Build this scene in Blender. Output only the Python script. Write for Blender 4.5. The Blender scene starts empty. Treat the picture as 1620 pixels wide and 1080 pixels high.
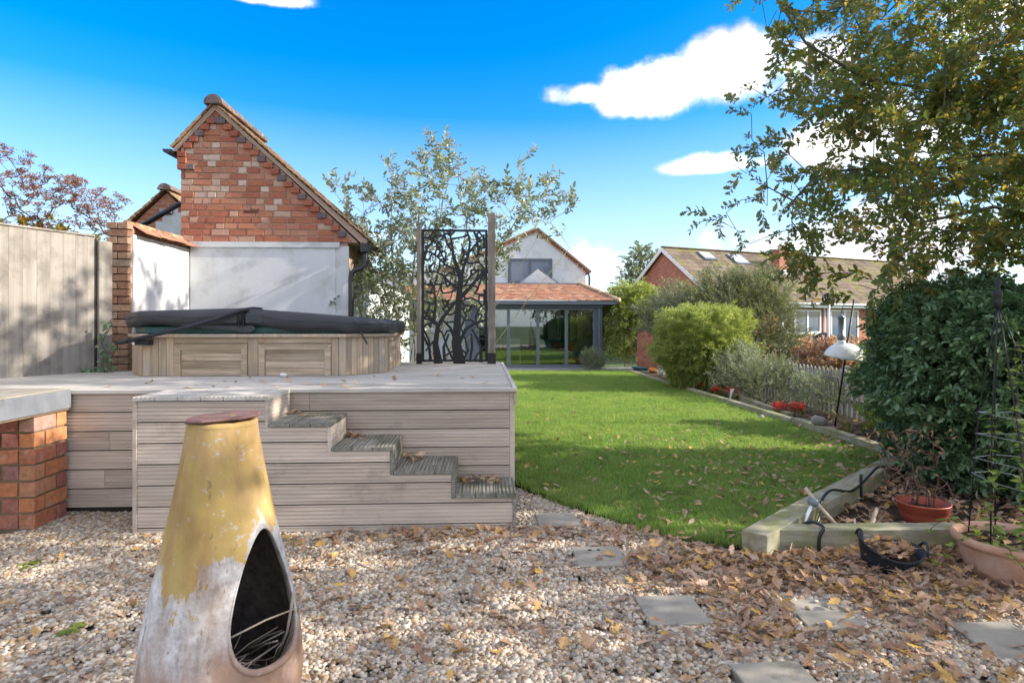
import bpy, bmesh, math, random
import numpy as np
from mathutils import Vector, Matrix, Euler
R = math.radians
scene = bpy.context.scene
COL = scene.collection
random.seed(7)

# ---------------------------------------------------------------- camera
cam_d = bpy.data.cameras.new('camera')
cam = bpy.data.objects.new('camera', cam_d); COL.objects.link(cam)
cam.location = (0, 0, 1.43)
cam.rotation_euler = (R(90), 0, R(-2.7))
cam_d.sensor_width = 36; cam_d.lens = 36*950/1620
cam_d.shift_y = -25/1620
cam_d.clip_start = 0.05; cam_d.clip_end = 2000
scene.camera = cam
scene.cycles.max_bounces = 6; scene.cycles.diffuse_bounces = 3; scene.cycles.glossy_bounces = 2; scene.cycles.transparent_max_bounces = 8
scene.cycles.caustics_reflective = False; scene.cycles.caustics_refractive = False

# ---------------------------------------------------------------- light
SUN_AZ, SUN_EL = -5, 27            # degrees: azimuth from +X towards +Y
ce = math.cos(R(SUN_EL))
sdir = Vector((ce*math.cos(R(SUN_AZ)), ce*math.sin(R(SUN_AZ)), math.sin(R(SUN_EL))))
sun_d = bpy.data.lights.new('sun', 'SUN')
sun_d.energy = 3.2; sun_d.angle = R(0.55); sun_d.color = (1.0, 0.93, 0.82)
sun = bpy.data.objects.new('sun', sun_d); COL.objects.link(sun)
sun.rotation_euler = (-sdir).to_track_quat('-Z', 'Y').to_euler()
sun.location = (30, 10, 30)
vs = scene.view_settings
vs.view_transform = 'Standard'; vs.look = 'None'; vs.gamma = 1.0; vs.exposure = 1.45

# ---------------------------------------------------------------- node helpers
def N(nt, typ, inp=None, **props):
    n = nt.nodes.new(typ)
    for k, v in props.items(): setattr(n, k, v)
    for k, v in (inp or {}).items():
        s = n.inputs[k]
        if isinstance(v, bpy.types.NodeSocket): nt.links.new(v, s)
        else:
            if s.type == 'RGBA' and len(v) == 3: v = (*v, 1)
            s.default_value = v
    return n
def mth(nt, op, a, b=0.0, c=None):
    d = {0: a, 1: b}
    if c is not None: d[2] = c
    return N(nt, 'ShaderNodeMath', d, operation=op).outputs[0]
def clampm(nt, a):
    n = N(nt, 'ShaderNodeMath', {0: a, 1: 0.0}, operation='ADD'); n.use_clamp = True; return n.outputs[0]
def mapr(nt, v, a, b, c=0.0, d=1.0, interp='LINEAR'):
    return N(nt, 'ShaderNodeMapRange', {0: v, 1: a, 2: b, 3: c, 4: d}, interpolation_type=interp).outputs[0]
def ramp(nt, fac, stops, interp='LINEAR'):
    n = N(nt, 'ShaderNodeValToRGB', {0: fac}); cr = n.color_ramp; cr.interpolation = interp
    while len(cr.elements) < len(stops): cr.elements.new(0.5)
    for e, (p, c) in zip(cr.elements, stops): e.position = p; e.color = (*c, 1) if len(c) == 3 else c
    return n.outputs[0]
def even(cols): return [(i/max(1, len(cols)-1), c) for i, c in enumerate(cols)]
def mixc(nt, fac, a, b, mode='MIX'):
    return N(nt, 'ShaderNodeMix', {0: fac, 6: a, 7: b}, data_type='RGBA', blend_type=mode).outputs[2]
def noise(nt, vec, scale, detail=4, rough=0.6, dist=0.0):
    return N(nt, 'ShaderNodeTexNoise', {'Vector': vec, 'Scale': scale, 'Detail': detail, 'Roughness': rough, 'Distortion': dist}).outputs[0]
def scaled(nt, vec, s):
    return N(nt, 'ShaderNodeVectorMath', {0: vec, 1: s}, operation='MULTIPLY').outputs[0]
def newmat(name):
    m = bpy.data.materials.new(name); m.use_nodes = True
    nt = m.node_tree; return m, nt, nt.nodes['Principled BSDF']
def coords(nt, rnd=True):
    tc = N(nt, 'ShaderNodeTexCoord').outputs['Object']
    oi = N(nt, 'ShaderNodeObjectInfo').outputs['Random']
    if rnd:
        off = N(nt, 'ShaderNodeCombineXYZ', {0: mth(nt, 'MULTIPLY', oi, 37.0), 1: mth(nt, 'MULTIPLY', oi, 91.0), 2: mth(nt, 'MULTIPLY', oi, 53.0)}).outputs[0]
        tc = N(nt, 'ShaderNodeVectorMath', {0: tc, 1: off}).outputs[0]
    return tc, oi
def rndval(nt):
    a = N(nt, 'ShaderNodeAttribute', attribute_name='rnd').outputs['Fac']
    o = N(nt, 'ShaderNodeObjectInfo').outputs['Random']
    return mth(nt, 'FRACT', mth(nt, 'ADD', a, o))
def setb(nt, b, col, rough, bump=None, bstr=0.3, bdist=0.01, spec=0.5, metal=0.0):
    def put(k, v):
        if isinstance(v, bpy.types.NodeSocket): nt.links.new(v, b.inputs[k])
        else: b.inputs[k].default_value = (*v, 1) if isinstance(v, tuple) and len(v) == 3 else v
    put('Base Color', col); put('Roughness', rough); put('Specular IOR Level', spec); put('Metallic', metal)
    if bump is not None:
        bn = N(nt, 'ShaderNodeBump', {'Strength': bstr, 'Distance': bdist, 'Height': bump})
        nt.links.new(bn.outputs[0], b.inputs['Normal'])
def surf(name, cols, scale=4.0, rough=0.8, stretch=(1, 1, 1), rnd=0.12, bump=0.3, bscale=60.0, bdist=0.004, spec=0.3,
         dirt_or_shade=None, dscale=1.3, dlo=0.55, dhi=0.72, metal=0.0, offs=True, detail=6):
    """base colour ramp over stretched noise, tone shift per object, optional stain or painted shade, fine relief"""
    m, nt, b = newmat(name)
    v, oi = coords(nt, offs)
    sv = scaled(nt, v, stretch)
    c = ramp(nt, mapr(nt, noise(nt, sv, scale, detail, 0.62), 0.28, 0.72), even(cols))
    if dirt_or_shade is not None:
        d = mapr(nt, noise(nt, v, dscale, 6, 0.65), dlo, dhi)
        c = mixc(nt, d, c, dirt_or_shade)
    att = rndval(nt)
    c = mixc(nt, 1.0, c, N(nt, 'ShaderNodeCombineColor', {0: mapr(nt, att, 0, 1, 1-rnd, 1+rnd), 1: mapr(nt, att, 0, 1, 1-rnd, 1+rnd), 2: mapr(nt, att, 0, 1, 1-rnd*1.1, 1+rnd*1.1)}).outputs[0], 'MULTIPLY')
    setb(nt, b, c, rough, noise(nt, sv, bscale, 5, 0.7), bump, bdist, spec, metal)
    return m
def piecemat(name, cols, rough=0.85, nscale=25, namt=0.35, bump=0.4, bscale=90, spec=0.25, dirt_or_shade=None, dlo=0.5, dhi=0.75, dscale=14, interp='CONSTANT'):
    """one colour per piece (brick, tile, pebble) picked at random, broken up by noise"""
    m, nt, b = newmat(name)
    v, oi = coords(nt)
    r = rndval(nt)
    n = len(cols)
    st = [(i/n, c) for i, c in enumerate(cols)] if interp == 'CONSTANT' else even(cols)
    c = ramp(nt, r, st, interp)
    nn = mapr(nt, noise(nt, v, nscale, 6, 0.65), 0.25, 0.75, 1-namt, 1+namt)
    c = mixc(nt, 1.0, c, N(nt, 'ShaderNodeCombineColor', {0: nn, 1: nn, 2: nn}).outputs[0], 'MULTIPLY')
    if dirt_or_shade is not None:
        c = mixc(nt, mapr(nt, noise(nt, v, dscale, 6, 0.7), dlo, dhi), c, dirt_or_shade)
    setb(nt, b, c, rough, noise(nt, v, bscale, 5, 0.7), bump, 0.003, spec)
    return m
def leafmat(name, cols, rough=0.5, transl=0.35, spec=0.4, tcol=1.6, interp='LINEAR', under=None, patch=None):
    m, nt, b = newmat(name)
    r = rndval(nt)
    c = ramp(nt, r, even(cols), interp)
    v, _ = coords(nt)
    nn = mapr(nt, noise(nt, v, 30, 3), 0.3, 0.7, 0.75, 1.25)
    c = mixc(nt, 1.0, c, N(nt, 'ShaderNodeCombineColor', {0: nn, 1: nn, 2: nn}).outputs[0], 'MULTIPLY')
    if patch is not None:
        loc = N(nt, 'ShaderNodeObjectInfo').outputs['Location']
        c = mixc(nt, mapr(nt, noise(nt, loc, 1.1, 5, .65), .42, .66, 0, .8), c, patch[0]); c = mixc(nt, mapr(nt, noise(nt, loc, 3.7, 4, .6), .52, .68, 0, .7), c, patch[1])
    if under is not None:
        geo = N(nt, 'ShaderNodeNewGeometry').outputs['Backfacing']
        c = mixc(nt, geo, c, under)
    setb(nt, b, c, rough, None, spec=spec)
    if transl > 0:
        tc = mixc(nt, 1.0, c, (tcol, tcol, tcol*0.6), 'MULTIPLY')
        tr = N(nt, 'ShaderNodeBsdfTranslucent', {'Color': tc})
        mx = N(nt, 'ShaderNodeMixShader', {0: transl, 1: b.outputs[0], 2: tr.outputs[0]})
        nt.links.new(mx.outputs[0], nt.nodes['Material Output'].inputs[0])
    return m
def plain(name, col, rough=0.5, spec=0.5, metal=0.0, bump=0.0, bscale=40, var=0.12):
    m, nt, b = newmat(name)
    v, oi = coords(nt)
    n = mapr(nt, noise(nt, v, 7, 6, 0.65), 0.25, 0.75, 1-var, 1+var)
    c = mixc(nt, 1.0, (*col, 1), N(nt, 'ShaderNodeCombineColor', {0: n, 1: n, 2: n}).outputs[0], 'MULTIPLY')
    rr = mapr(nt, noise(nt, v, 18, 4), 0.3, 0.7, max(0.03, rough*0.8), min(1, rough*1.2))
    setb(nt, b, c, rr, noise(nt, v, bscale, 4) if bump else None, bump, 0.004, spec, metal)
    return m
def glassmat(name, tint=(0.8, 0.86, 0.84), refl=0.08):
    m, nt, b = newmat(name)
    nt.nodes.remove(b)
    fr = N(nt, 'ShaderNodeFresnel', {'IOR': 1.5}).outputs[0]
    f = mth(nt, 'ADD', mth(nt, 'MULTIPLY', fr, 1.5), refl); f = clampm(nt, f)
    t = N(nt, 'ShaderNodeBsdfTransparent', {'Color': tint}); g = N(nt, 'ShaderNodeBsdfGlossy', {'Color': (0.95, 0.97, 1), 'Roughness': 0.015})
    mx = N(nt, 'ShaderNodeMixShader', {0: f, 1: t.outputs[0], 2: g.outputs[0]})
    nt.links.new(mx.outputs[0], nt.nodes['Material Output'].inputs[0])
    return m

# ---------------------------------------------------------------- sky
world = bpy.data.worlds.new('World'); scene.world = world; world.use_nodes = True
wt = world.node_tree; wt.nodes.clear()
sky = N(wt, 'ShaderNodeTexSky', sky_type='NISHITA')
sky.sun_disc = False; sky.sun_elevation = R(SUN_EL); sky.sun_rotation = R(90-SUN_AZ)
sky.air_density = 1.0; sky.dust_density = 0.6; sky.ozone_density = 2.0; sky.altitude = 50
gen = N(wt, 'ShaderNodeTexCoord').outputs['Generated']
sep = N(wt, 'ShaderNodeSeparateXYZ', {0: gen})
az = mth(wt, 'ARCTAN2', sep.outputs[0], sep.outputs[1])
el = mth(wt, 'ARCSINE', sep.outputs[2])
hs = N(wt, 'ShaderNodeHueSaturation', {'Hue': 0.506, 'Saturation': 1.55, 'Value': 1.0, 'Color': sky.outputs[0]}).outputs[0]
n1 = N(wt, 'ShaderNodeTexNoise', {'Vector': gen, 'Scale': 9.0, 'Detail': 11, 'Roughness': 0.58}).outputs[0]
n2 = N(wt, 'ShaderNodeTexNoise', {'Vector': scaled(wt, gen, (1, 1, 2.6)), 'Scale': 3.2, 'Detail': 9, 'Roughness': 0.6}).outputs[0]
def blob(a, e, ra, reu, red, amp=1.0):
    """cumulus: azimuth, elevation, half width, height above and below its middle (degrees)"""
    da = mth(wt, 'DIVIDE', mth(wt, 'SUBTRACT', az, R(a)), R(ra))
    de = mth(wt, 'SUBTRACT', el, R(e))
    up = mth(wt, 'DIVIDE', mth(wt, 'MAXIMUM', de, 0.0), R(reu)); dn = mth(wt, 'DIVIDE', mth(wt, 'MINIMUM', de, 0.0), R(red))
    s = mth(wt, 'ADD', mth(wt, 'MULTIPLY', da, da), mth(wt, 'ADD', mth(wt, 'MULTIPLY', up, up), mth(wt, 'MULTIPLY', dn, dn)))
    return mth(wt, 'MULTIPLY', mth(wt, 'SUBTRACT', 1.0, s), amp)
CLOUDS = [(16.0, 20.8, 6.6, 3.2, 2.8, 1.3), (22.5, 21.6, 6.5, 3.6, 3.0, 1.1), (8.8, 21.0, 4.2, 1.2, 1.1, .85), (29, 20.5, 6, 3, 3, .8),
          (22.5, 14.1, 6.0, 1.6, .8, .95), (34, 14.5, 9, 4.5, 3.0, 1.0), (-20.6, 26.9, 7.0, 1.3, .8, 1.0), (14, 6.0, 12, 2.6, 4.0, .3), (32, 7, 14, 3.5, 5, .7), (42, 22, 8, 6, 5, .8)]
dens = None
for cb in CLOUDS:
    s = blob(*cb); dens = s if dens is None else mth(wt, 'MAXIMUM', dens, s)
dens = mth(wt, 'MAXIMUM', dens, -1.0)
dens = mth(wt, 'ADD', dens, mth(wt, 'MULTIPLY', mth(wt, 'SUBTRACT', n1, 0.5), 3.0))
cl1 = mth(wt, 'POWER', mapr(wt, dens, 0.0, 0.85, 0, 1, 'SMOOTHSTEP'), 1.9)
# unseen scattered cloud outside the view, added for brighter, more neutral fill light
away = mapr(wt, mth(wt, 'ABSOLUTE', mth(wt, 'SUBTRACT', az, R(2.7))), R(48), R(62))
hi = mapr(wt, el, R(40), R(50))
cl2 = mth(wt, 'MULTIPLY', mapr(wt, n2, 0.42, 0.55, 0, 1, 'SMOOTHSTEP'), mth(wt, 'MAXIMUM', away, hi))
cl = mth(wt, 'MAXIMUM', cl1, mth(wt, 'MULTIPLY', cl2, mapr(wt, el, 0.0, R(6))))
thin = mth(wt, 'MULTIPLY', mapr(wt, el, R(0), R(19), 0.85, 0.0), 1.0)      # milky air low over the horizon
CLOUDC = (7.6, 7.4, 7.1)
lowpart = mapr(wt, N(wt, 'ShaderNodeTexNoise', {'Vector': N(wt, 'ShaderNodeVectorMath', {0: gen, 1: (0, 0, .035)}).outputs[0], 'Scale': 9.0, 'Detail': 6, 'Roughness': 0.5}).outputs[0], .36, .62, .0, .5)
shade = mth(wt, 'SUBTRACT', mapr(wt, dens, 0.3, 1.3, 0.92, 1.04), lowpart)
cc = mixc(wt, 1.0, CLOUDC + (1,), N(wt, 'ShaderNodeCombineColor', {0: shade, 1: shade, 2: mth(wt, 'POWER', shade, 0.8)}).outputs[0], 'MULTIPLY')
c0 = mixc(wt, thin, hs, (2.9, 3.35, 3.8, 1))
c1 = mixc(wt, cl, c0, cc)
bg = N(wt, 'ShaderNodeBackground', {'Color': c1, 'Strength': 0.12})
wo = N(wt, 'ShaderNodeOutputWorld', {0: bg.outputs[0]})

# ---------------------------------------------------------------- mesh helpers
class MB:
    def __init__(s): s.v = []; s.f = []; s.r = []; s.cur = 0.0
    def add(s, vs, fs):
        o = len(s.v); s.v.extend([tuple(p) for p in vs]); s.f.extend([tuple(i+o for i in f) for f in fs]); s.r.extend([s.cur]*len(fs)); return s
    def box(s, x0, y0, z0, x1, y1, z1, M=None, jit=0.0):
        vs = [Vector((x, y, z)) for z in (z0, z1) for y in (y0, y1) for x in (x0, x1)]
        if jit: vs = [p+Vector((random.uniform(-jit, jit), random.uniform(-jit, jit), random.uniform(-jit, jit))) for p in vs]
        if M is not None: vs = [M @ p for p in vs]
        return s.add(vs, [(0, 2, 3, 1), (4, 5, 7, 6), (0, 1, 5, 4), (2, 6, 7, 3), (0, 4, 6, 2), (1, 3, 7, 5)])
    def prism(s, poly, vec):
        vec = Vector(vec); n = len(poly); a = [Vector(p) for p in poly]; b = [p+vec for p in a]
        fs = [tuple(range(n))[::-1], tuple(range(n, 2*n))]+[(i, (i+1) % n, n+(i+1) % n, n+i) for i in range(n)]
        return s.add(a+b, fs)
    def tube(s, pts, rad, n=6, caps=True):
        pts = [Vector(p) for p in pts]
        if not hasattr(rad, '__len__'): rad = [rad]*len(pts)
        vs = []; up = None
        for i, p in enumerate(pts):
            d = (pts[min(i+1, len(pts)-1)]-pts[max(i-1, 0)])
            if d.length < 1e-9: d = Vector((0, 0, 1))
            d.normalize()
            if up is None: up = d.orthogonal().normalized()
            u = (up-d*up.dot(d))
            u = u.normalized() if u.length > 1e-6 else d.orthogonal().normalized()
            up = u; w = d.cross(u)
            for k in range(n):
                a = 2*math.pi*k/n; vs.append(p+(u*math.cos(a)+w*math.sin(a))*rad[i])
        fs = [(i*n+k, i*n+(k+1) % n, (i+1)*n+(k+1) % n, (i+1)*n+k) for i in range(len(pts)-1) for k in range(n)]
        if caps and n > 2: fs += [tuple(range(n))[::-1], tuple((len(pts)-1)*n+k for k in range(n))]
        return s.add(vs, fs)
    def lathe(s, prof, n=24, c=(0, 0, 0), caps=False, wob=0.0):
        vs = [(c[0]+r*math.cos(2*math.pi*k/n), c[1]+r*math.sin(2*math.pi*k/n), c[2]+z) for r, z in prof for k in range(n)]
        fs = [(i*n+k, i*n+(k+1) % n, (i+1)*n+(k+1) % n, (i+1)*n+k) for i in range(len(prof)-1) for k in range(n)]
        if caps: fs += [tuple(range(n))[::-1], tuple((len(prof)-1)*n+k for k in range(n))]
        return s.add(vs, fs)
    def mesh(s, name, mats, smooth=False, recalc=True, bevel=0.0):
        me = bpy.data.meshes.new(name); me.from_pydata(s.v, [], s.f)
        at = me.attributes.new('rnd', 'FLOAT', 'FACE'); at.data.foreach_set('value', s.r)
        if recalc or bevel:
            bm = bmesh.new(); bm.from_mesh(me)
            if recalc: bmesh.ops.recalc_face_normals(bm, faces=bm.faces)
            if bevel: bmesh.ops.bevel(bm, geom=list(bm.edges), offset=bevel, segments=1, affect='EDGES', clamp_overlap=True)
            bm.to_mesh(me); bm.free()
        for m in (mats if isinstance(mats, (list, tuple)) else [mats]): me.materials.append(m)
        if smooth: me.polygons.foreach_set('use_smooth', [True]*len(me.polygons))
        me.update(); return me
    def build(s, name, mats, parent=None, **kw): return ob(name, s.mesh(name, mats, **kw), parent)
def ob(name, me, parent=None, loc=None, rot=None, scale=None):
    o = bpy.data.objects.new(name, me); COL.objects.link(o)
    if loc is not None: o.location = loc
    if rot is not None: o.rotation_euler = rot
    if scale is not None: o.scale = scale
    if parent is not None: adopt(o, parent)
    return o
def adopt(o, parent):
    o.parent = parent
    o.matrix_parent_inverse = wmat(parent).inverted()
def wmat(o):
    l = Matrix.LocRotScale(o.location, o.rotation_euler, o.scale)
    return (wmat(o.parent) @ o.matrix_parent_inverse @ l) if o.parent else l
def tag(o, label, cat, group=None):
    o['label'] = label; o['category'] = cat
    if group: o['group'] = group
    return o
def thing(name, label, cat, loc=(0, 0, 0), group=None, rz=0):
    o = bpy.data.objects.new(name, None); COL.objects.link(o); o.location = loc; o.rotation_euler = (0, 0, rz); o.empty_display_size = 0.1
    return tag(o, label, cat, group)
def structure(o): o['kind'] = 'structure'; return o
def stuff(o): o['kind'] = 'stuff'; return o
def sheet(name, poly, z, mat, kind='structure', sub=0):
    mb = MB(); mb.add([(x, y, z) for x, y in poly], [tuple(range(len(poly)))])
    o = mb.build(name, mat, recalc=False)
    if o.data.polygons[0].normal.z < 0: o.data.flip_normals()
    o['kind'] = kind; return o
def inside(poly, x, y):
    poly = np.asarray(poly); r = np.zeros(len(x), bool); j = len(poly)-1
    for i in range(len(poly)):
        xi, yi = poly[i]; xj, yj = poly[j]
        c = ((yi > y) != (yj > y)) & (x < (xj-xi)*(y-yi)/((yj-yi)+1e-12)+xi); r ^= c; j = i
    return r

# instancing of many small loose pieces (pebbles, blades, leaves)
def protos(name, meshes):
    c = bpy.data.collections.new(name)
    for i, me in enumerate(meshes):
        o = bpy.data.objects.new('%s_%02d' % (name, i), me); c.objects.link(o)
    return c, len(meshes)
GNS = {}
def scatter(name, pts, rot, scl, pc, parent=None, idx=None):
    c, n = pc; pts = np.asarray(pts, np.float32).reshape(-1, 3); k = len(pts)
    me = bpy.data.meshes.new(name); me.vertices.add(k); me.vertices.foreach_set('co', pts.ravel())
    a = me.attributes.new('rot', 'FLOAT_VECTOR', 'POINT'); a.data.foreach_set('vector', np.asarray(rot, np.float32).ravel())
    a = me.attributes.new('scl', 'FLOAT', 'POINT'); a.data.foreach_set('value', np.asarray(scl, np.float32).ravel())
    if idx is None: idx = np.random.randint(0, n, k)
    a = me.attributes.new('idx', 'INT', 'POINT'); a.data.foreach_set('value', np.asarray(idx, np.int32))
    o = ob(name, me, parent)
    if c.name not in GNS:
        ng = bpy.data.node_groups.new('scatter_'+c.name, 'GeometryNodeTree')
        ng.interface.new_socket('Geometry', in_out='INPUT', socket_type='NodeSocketGeometry')
        ng.interface.new_socket('Geometry', in_out='OUTPUT', socket_type='NodeSocketGeometry')
        gi = ng.nodes.new('NodeGroupInput'); go = ng.nodes.new('NodeGroupOutput')
        ci = ng.nodes.new('GeometryNodeCollectionInfo'); ci.inputs['Collection'].default_value = c
        ci.inputs['Separate Children'].default_value = True; ci.inputs['Reset Children'].default_value = True
        ip = ng.nodes.new('GeometryNodeInstanceOnPoints'); ip.inputs['Pick Instance'].default_value = True
        def att(nm, t):
            x = ng.nodes.new('GeometryNodeInputNamedAttribute'); x.data_type = t; x.inputs['Name'].default_value = nm
            return [s for s in x.outputs if s.enabled and s.name == 'Attribute'][0]
        L = ng.links.new
        L(gi.outputs[0], ip.inputs['Points']); L(ci.outputs[0], ip.inputs['Instance'])
        L(att('idx', 'INT'), ip.inputs['Instance Index']); L(att('rot', 'FLOAT_VECTOR'), ip.inputs['Rotation']); L(att('scl', 'FLOAT'), ip.inputs['Scale'])
        L(ip.outputs[0], go.inputs[0]); GNS[c.name] = ng
    md = o.modifiers.new('scatter', 'NODES'); md.node_group = GNS[c.name]; o['kind'] = 'stuff'
    return o
def dir_euler(d, roll):
    """euler that turns +X onto d"""
    q = Vector(d).to_track_quat('X', 'Z'); return (q @ Euler((roll, 0, 0)).to_quaternion()).to_euler()

# ---------------------------------------------------------------- leaves, sprays, skeletons
SH = {'ellipse': [(0, .04), (.25, .8), (.6, .95), (.85, .5), (1, 0)],
      'lance': [(0, .05), (.3, 1), (.65, .7), (1, 0)],
      'oak': [(0, .06), (.15, .28), (.24, .2), (.36, .68), (.46, .38), (.6, .98), (.7, .5), (.82, .72), (.9, .4), (1, .1)],
      'holly': [(0, .1), (.18, .8), (.32, .55), (.5, 1), (.64, .6), (.8, .75), (1, 0)],
      'round': [(0, .2), (.12, .8), (.4, 1), (.7, .75), (.9, .35), (1, 0)],
      'maple': [(0, .1), (.1, .9), (.22, .45), (.42, 1.1), (.55, .5), (.75, .45), (1, 0)]}
def leaf(mb, base, d, up, L, W, shape='ellipse', fold=0.25, curl=0.3, rnd=None):
    d = Vector(d).normalized(); up = Vector(up); up = up-d*up.dot(d)
    up = up.normalized() if up.length > 1e-4 else d.orthogonal().normalized()
    sd = d.cross(up); st = SH[shape]; vs = []; base = Vector(base)
    for t, w in st:
        mid = base+d*(L*t)-up*(curl*L*t*t)
        vs += [mid, mid+sd*(W*w*.5)+up*(fold*W*w*.5), mid-sd*(W*w*.5)+up*(fold*W*w*.5)]
    fs = []
    for i in range(len(st)-1):
        a, b = i*3, i*3+3
        fs += [(a, b, b+1, a+1), (a, a+2, b+2, b)]
    mb.cur = random.random() if rnd is None else rnd
    mb.add(vs, fs)
def rdir(up=0.0):
    while True:
        v = Vector((random.uniform(-1, 1), random.uniform(-1, 1), random.uniform(-1, 1)))
        if .05 < v.length < 1: v.normalize(); v.z += up; return v.normalized()
def spray(name, mats, n, L, W, shape, length, droop=0.2, spread=0.8, tw=0.0025, fold=.25, curl=.3, up=0.3, var=.35):
    """a twig along +X carrying n leaves: material 0 leaf, 1 twig"""
    mb = MB(); pts = []
    for i in range(5):
        t = i/4; pts.append(Vector((length*t, .12*length*math.sin(t*3+random.random()), -droop*length*t*t+random.uniform(-.02, .02)*length)))
    for k in range(n):
        t = (k+random.random())/n; q = t*3.999; i = int(q); p = pts[i].lerp(pts[i+1], q-i)
        a = k*2.4+random.uniform(-.5, .5)
        d = Vector((random.uniform(.2, 1), math.cos(a)*spread, math.sin(a)*spread*.8+up*.3))
        s = random.uniform(1-var, 1+var)
        leaf(mb, p, d, (random.uniform(-.5, .5), random.uniform(-.5, .5), 1), L*s, W*s, shape, fold, curl*random.uniform(.2, 1.5))
    nl = len(mb.f); mb.cur = .5
    mb.tube(pts, [tw*(1-.6*i/4) for i in range(5)], 4, caps=False)
    me = mb.mesh(name, mats, recalc=False)
    mi = [0]*nl+[1]*(len(mb.f)-nl); me.polygons.foreach_set('material_index', mi); return me
def skeleton(trunks, targets, seg=.3, bend=.15, tip=.004, power=2.3, maxr=None, lift=0.0, order=None):
    """trunks: polylines; each target is joined to the nearest grown node by a bent path; returns tubes and the young nodes"""
    pos = []; par = []
    for tr in trunks:
        for i, p in enumerate(tr): par.append(len(pos)-1 if i else -1); pos.append(Vector(p))
    nt0 = len(pos); arr = np.zeros((60000, 3), np.float32)
    for i, p in enumerate(pos): arr[i] = p
    tips = []
    root = np.array(trunks[0][-1])
    tg = sorted(targets, key=lambda p: min((Vector(p)-Vector(t[-1])).length for t in trunks))
    for p in tg:
        p = Vector(p); dd = np.linalg.norm(arr[:len(pos)]-np.array(p), axis=1)
        j = int(np.argmin(dd)); a = pos[j]; L = float(dd[j]); n = max(1, int(L/seg))
        off = rdir()*bend*L+Vector((0, 0, lift*L)); pr = j
        for i in range(1, n+1):
            t = i/n; q = a.lerp(p, t)+off*math.sin(math.pi*t)*.7 if n > 1 else p
            arr[len(pos)] = q; pos.append(q); par.append(pr); pr = len(pos)-1
        tips.append(pr)
    k = len(pos); acc = [0.0]*k; kids = [[] for _ in range(k)]
    for i in range(k):
        if par[i] >= 0: kids[par[i]].append(i)
    rad = [0]*k
    for i in range(k-1, -1, -1):
        rad[i] = max(tip, sum(rad[c]**power for c in kids[i])**(1/power)) if kids[i] else tip
        if maxr: rad[i] = min(rad[i], maxr)
    mb = MB()
    for i in range(k):
        starts = []
        if par[i] < 0: starts.append([i])
        for c in sorted(kids[i], key=lambda c: -rad[c])[1:]: starts.append([i, c])
        for ch in starts:
            while kids[ch[-1]]: ch.append(max(kids[ch[-1]], key=lambda c: rad[c]))
            if len(ch) < 2: continue
            rs = [rad[j] for j in ch]
            if len(ch) > 1 and ch[0] == i and par[i] >= 0: rs[0] = rs[1]
            mb.tube([pos[j] for j in ch], rs, 7 if max(rs) > .03 else 5, caps=True)
    return mb, pos, par, tips, nt0
# ================================================================ materials
m_gravelbed = surf('gravel_bed', [(.16, .13, .10), (.30, .26, .21), (.42, .38, .33)], 40, .95, bump=.8, bscale=70, bdist=.01)
m_soil = surf('soil', [(.025, .018, .012), (.06, .042, .028), (.10, .07, .05)], 14, .95, bump=.9, bscale=40, bdist=.02)
m_turf = surf('turf', [(.035, .06, .012), (.06, .10, .02), (.10, .13, .035)], 6, .95, bump=.8, bscale=120)
m_far = surf('far_ground', [(.05, .08, .025), (.08, .11, .035)], .4, .95)
m_pave = surf('paving', [(.20, .20, .20), (.28, .28, .27)], 6, .85)
m_stone = surf('slab_stone', [(.24, .215, .17), (.31, .28, .225), (.38, .345, .28)], 5, .85, rnd=.08, bump=.5, bscale=45, dirt_or_shade=(.17, .16, .125), dscale=6)
m_pebble = piecemat('pebbles', [(0.462, 0.381, 0.281), (0.302, 0.251, 0.187), (0.504, 0.429, 0.335), (0.286, 0.182, 0.105), (0.588, 0.518, 0.421), (0.395, 0.296, 0.187), (0.235, 0.207, 0.176), (0.42, 0.288, 0.164), (0.529, 0.446, 0.335), (0.202, 0.134, 0.082), (0.462, 0.385, 0.296), (0.336, 0.292, 0.242)], .6, 30, .25, .15, 200, .4)
m_deck = surf('weathered_decking', [(.43, .345, .27), (.54, .445, .355), (.63, .535, .44)], 5, .9, stretch=(.3, 4, 4), rnd=.18, bump=.25, bscale=30, dirt_or_shade=(.23, .17, .12), dscale=2.2, dlo=.58, dhi=.8)
m_decktop = surf('weathered_deck_top', [(.40, .365, .315), (.49, .45, .395), (.58, .535, .475)], 5, .85, stretch=(.3, 6, 6), rnd=.10, bump=.5, bscale=30, dirt_or_shade=(.20, .19, .15), dscale=1.1, dlo=.55, dhi=.85)
m_tread = surf('mossy_tread', [(.14, .13, .105), (.23, .215, .175), (.32, .30, .25)], 6, .9, stretch=(6, .4, 6), rnd=.14, bump=.5, bscale=30, dirt_or_shade=(.07, .085, .04), dscale=3, dlo=.5, dhi=.8)
m_deckY = surf('weathered_decking_return', [(.43, .345, .27), (.54, .445, .355), (.63, .535, .44)], 5, .9, stretch=(4, .3, 4), rnd=.13, bump=.25, bscale=30)
m_decktopY = surf('weathered_deck_top_return', [(.40, .365, .315), (.49, .45, .395), (.58, .535, .475)], 5, .85, stretch=(4, .3, 4), rnd=.10, bump=.4, bscale=30, dirt_or_shade=(.22, .20, .16), dscale=1.6, dlo=.55, dhi=.85)
m_darkgap = surf('dark_timber', [(.02, .018, .015), (.05, .042, .035)], 8, .95)
m_tubwood = surf('tub_cedar', [(.35, .235, .14), (.50, .365, .235), (.61, .475, .33)], 5, .85, stretch=(7, 7, .5), rnd=.2, bump=.4, bscale=30, dirt_or_shade=(.32, .29, .25), dscale=2, dlo=.4, dhi=.7)
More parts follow.
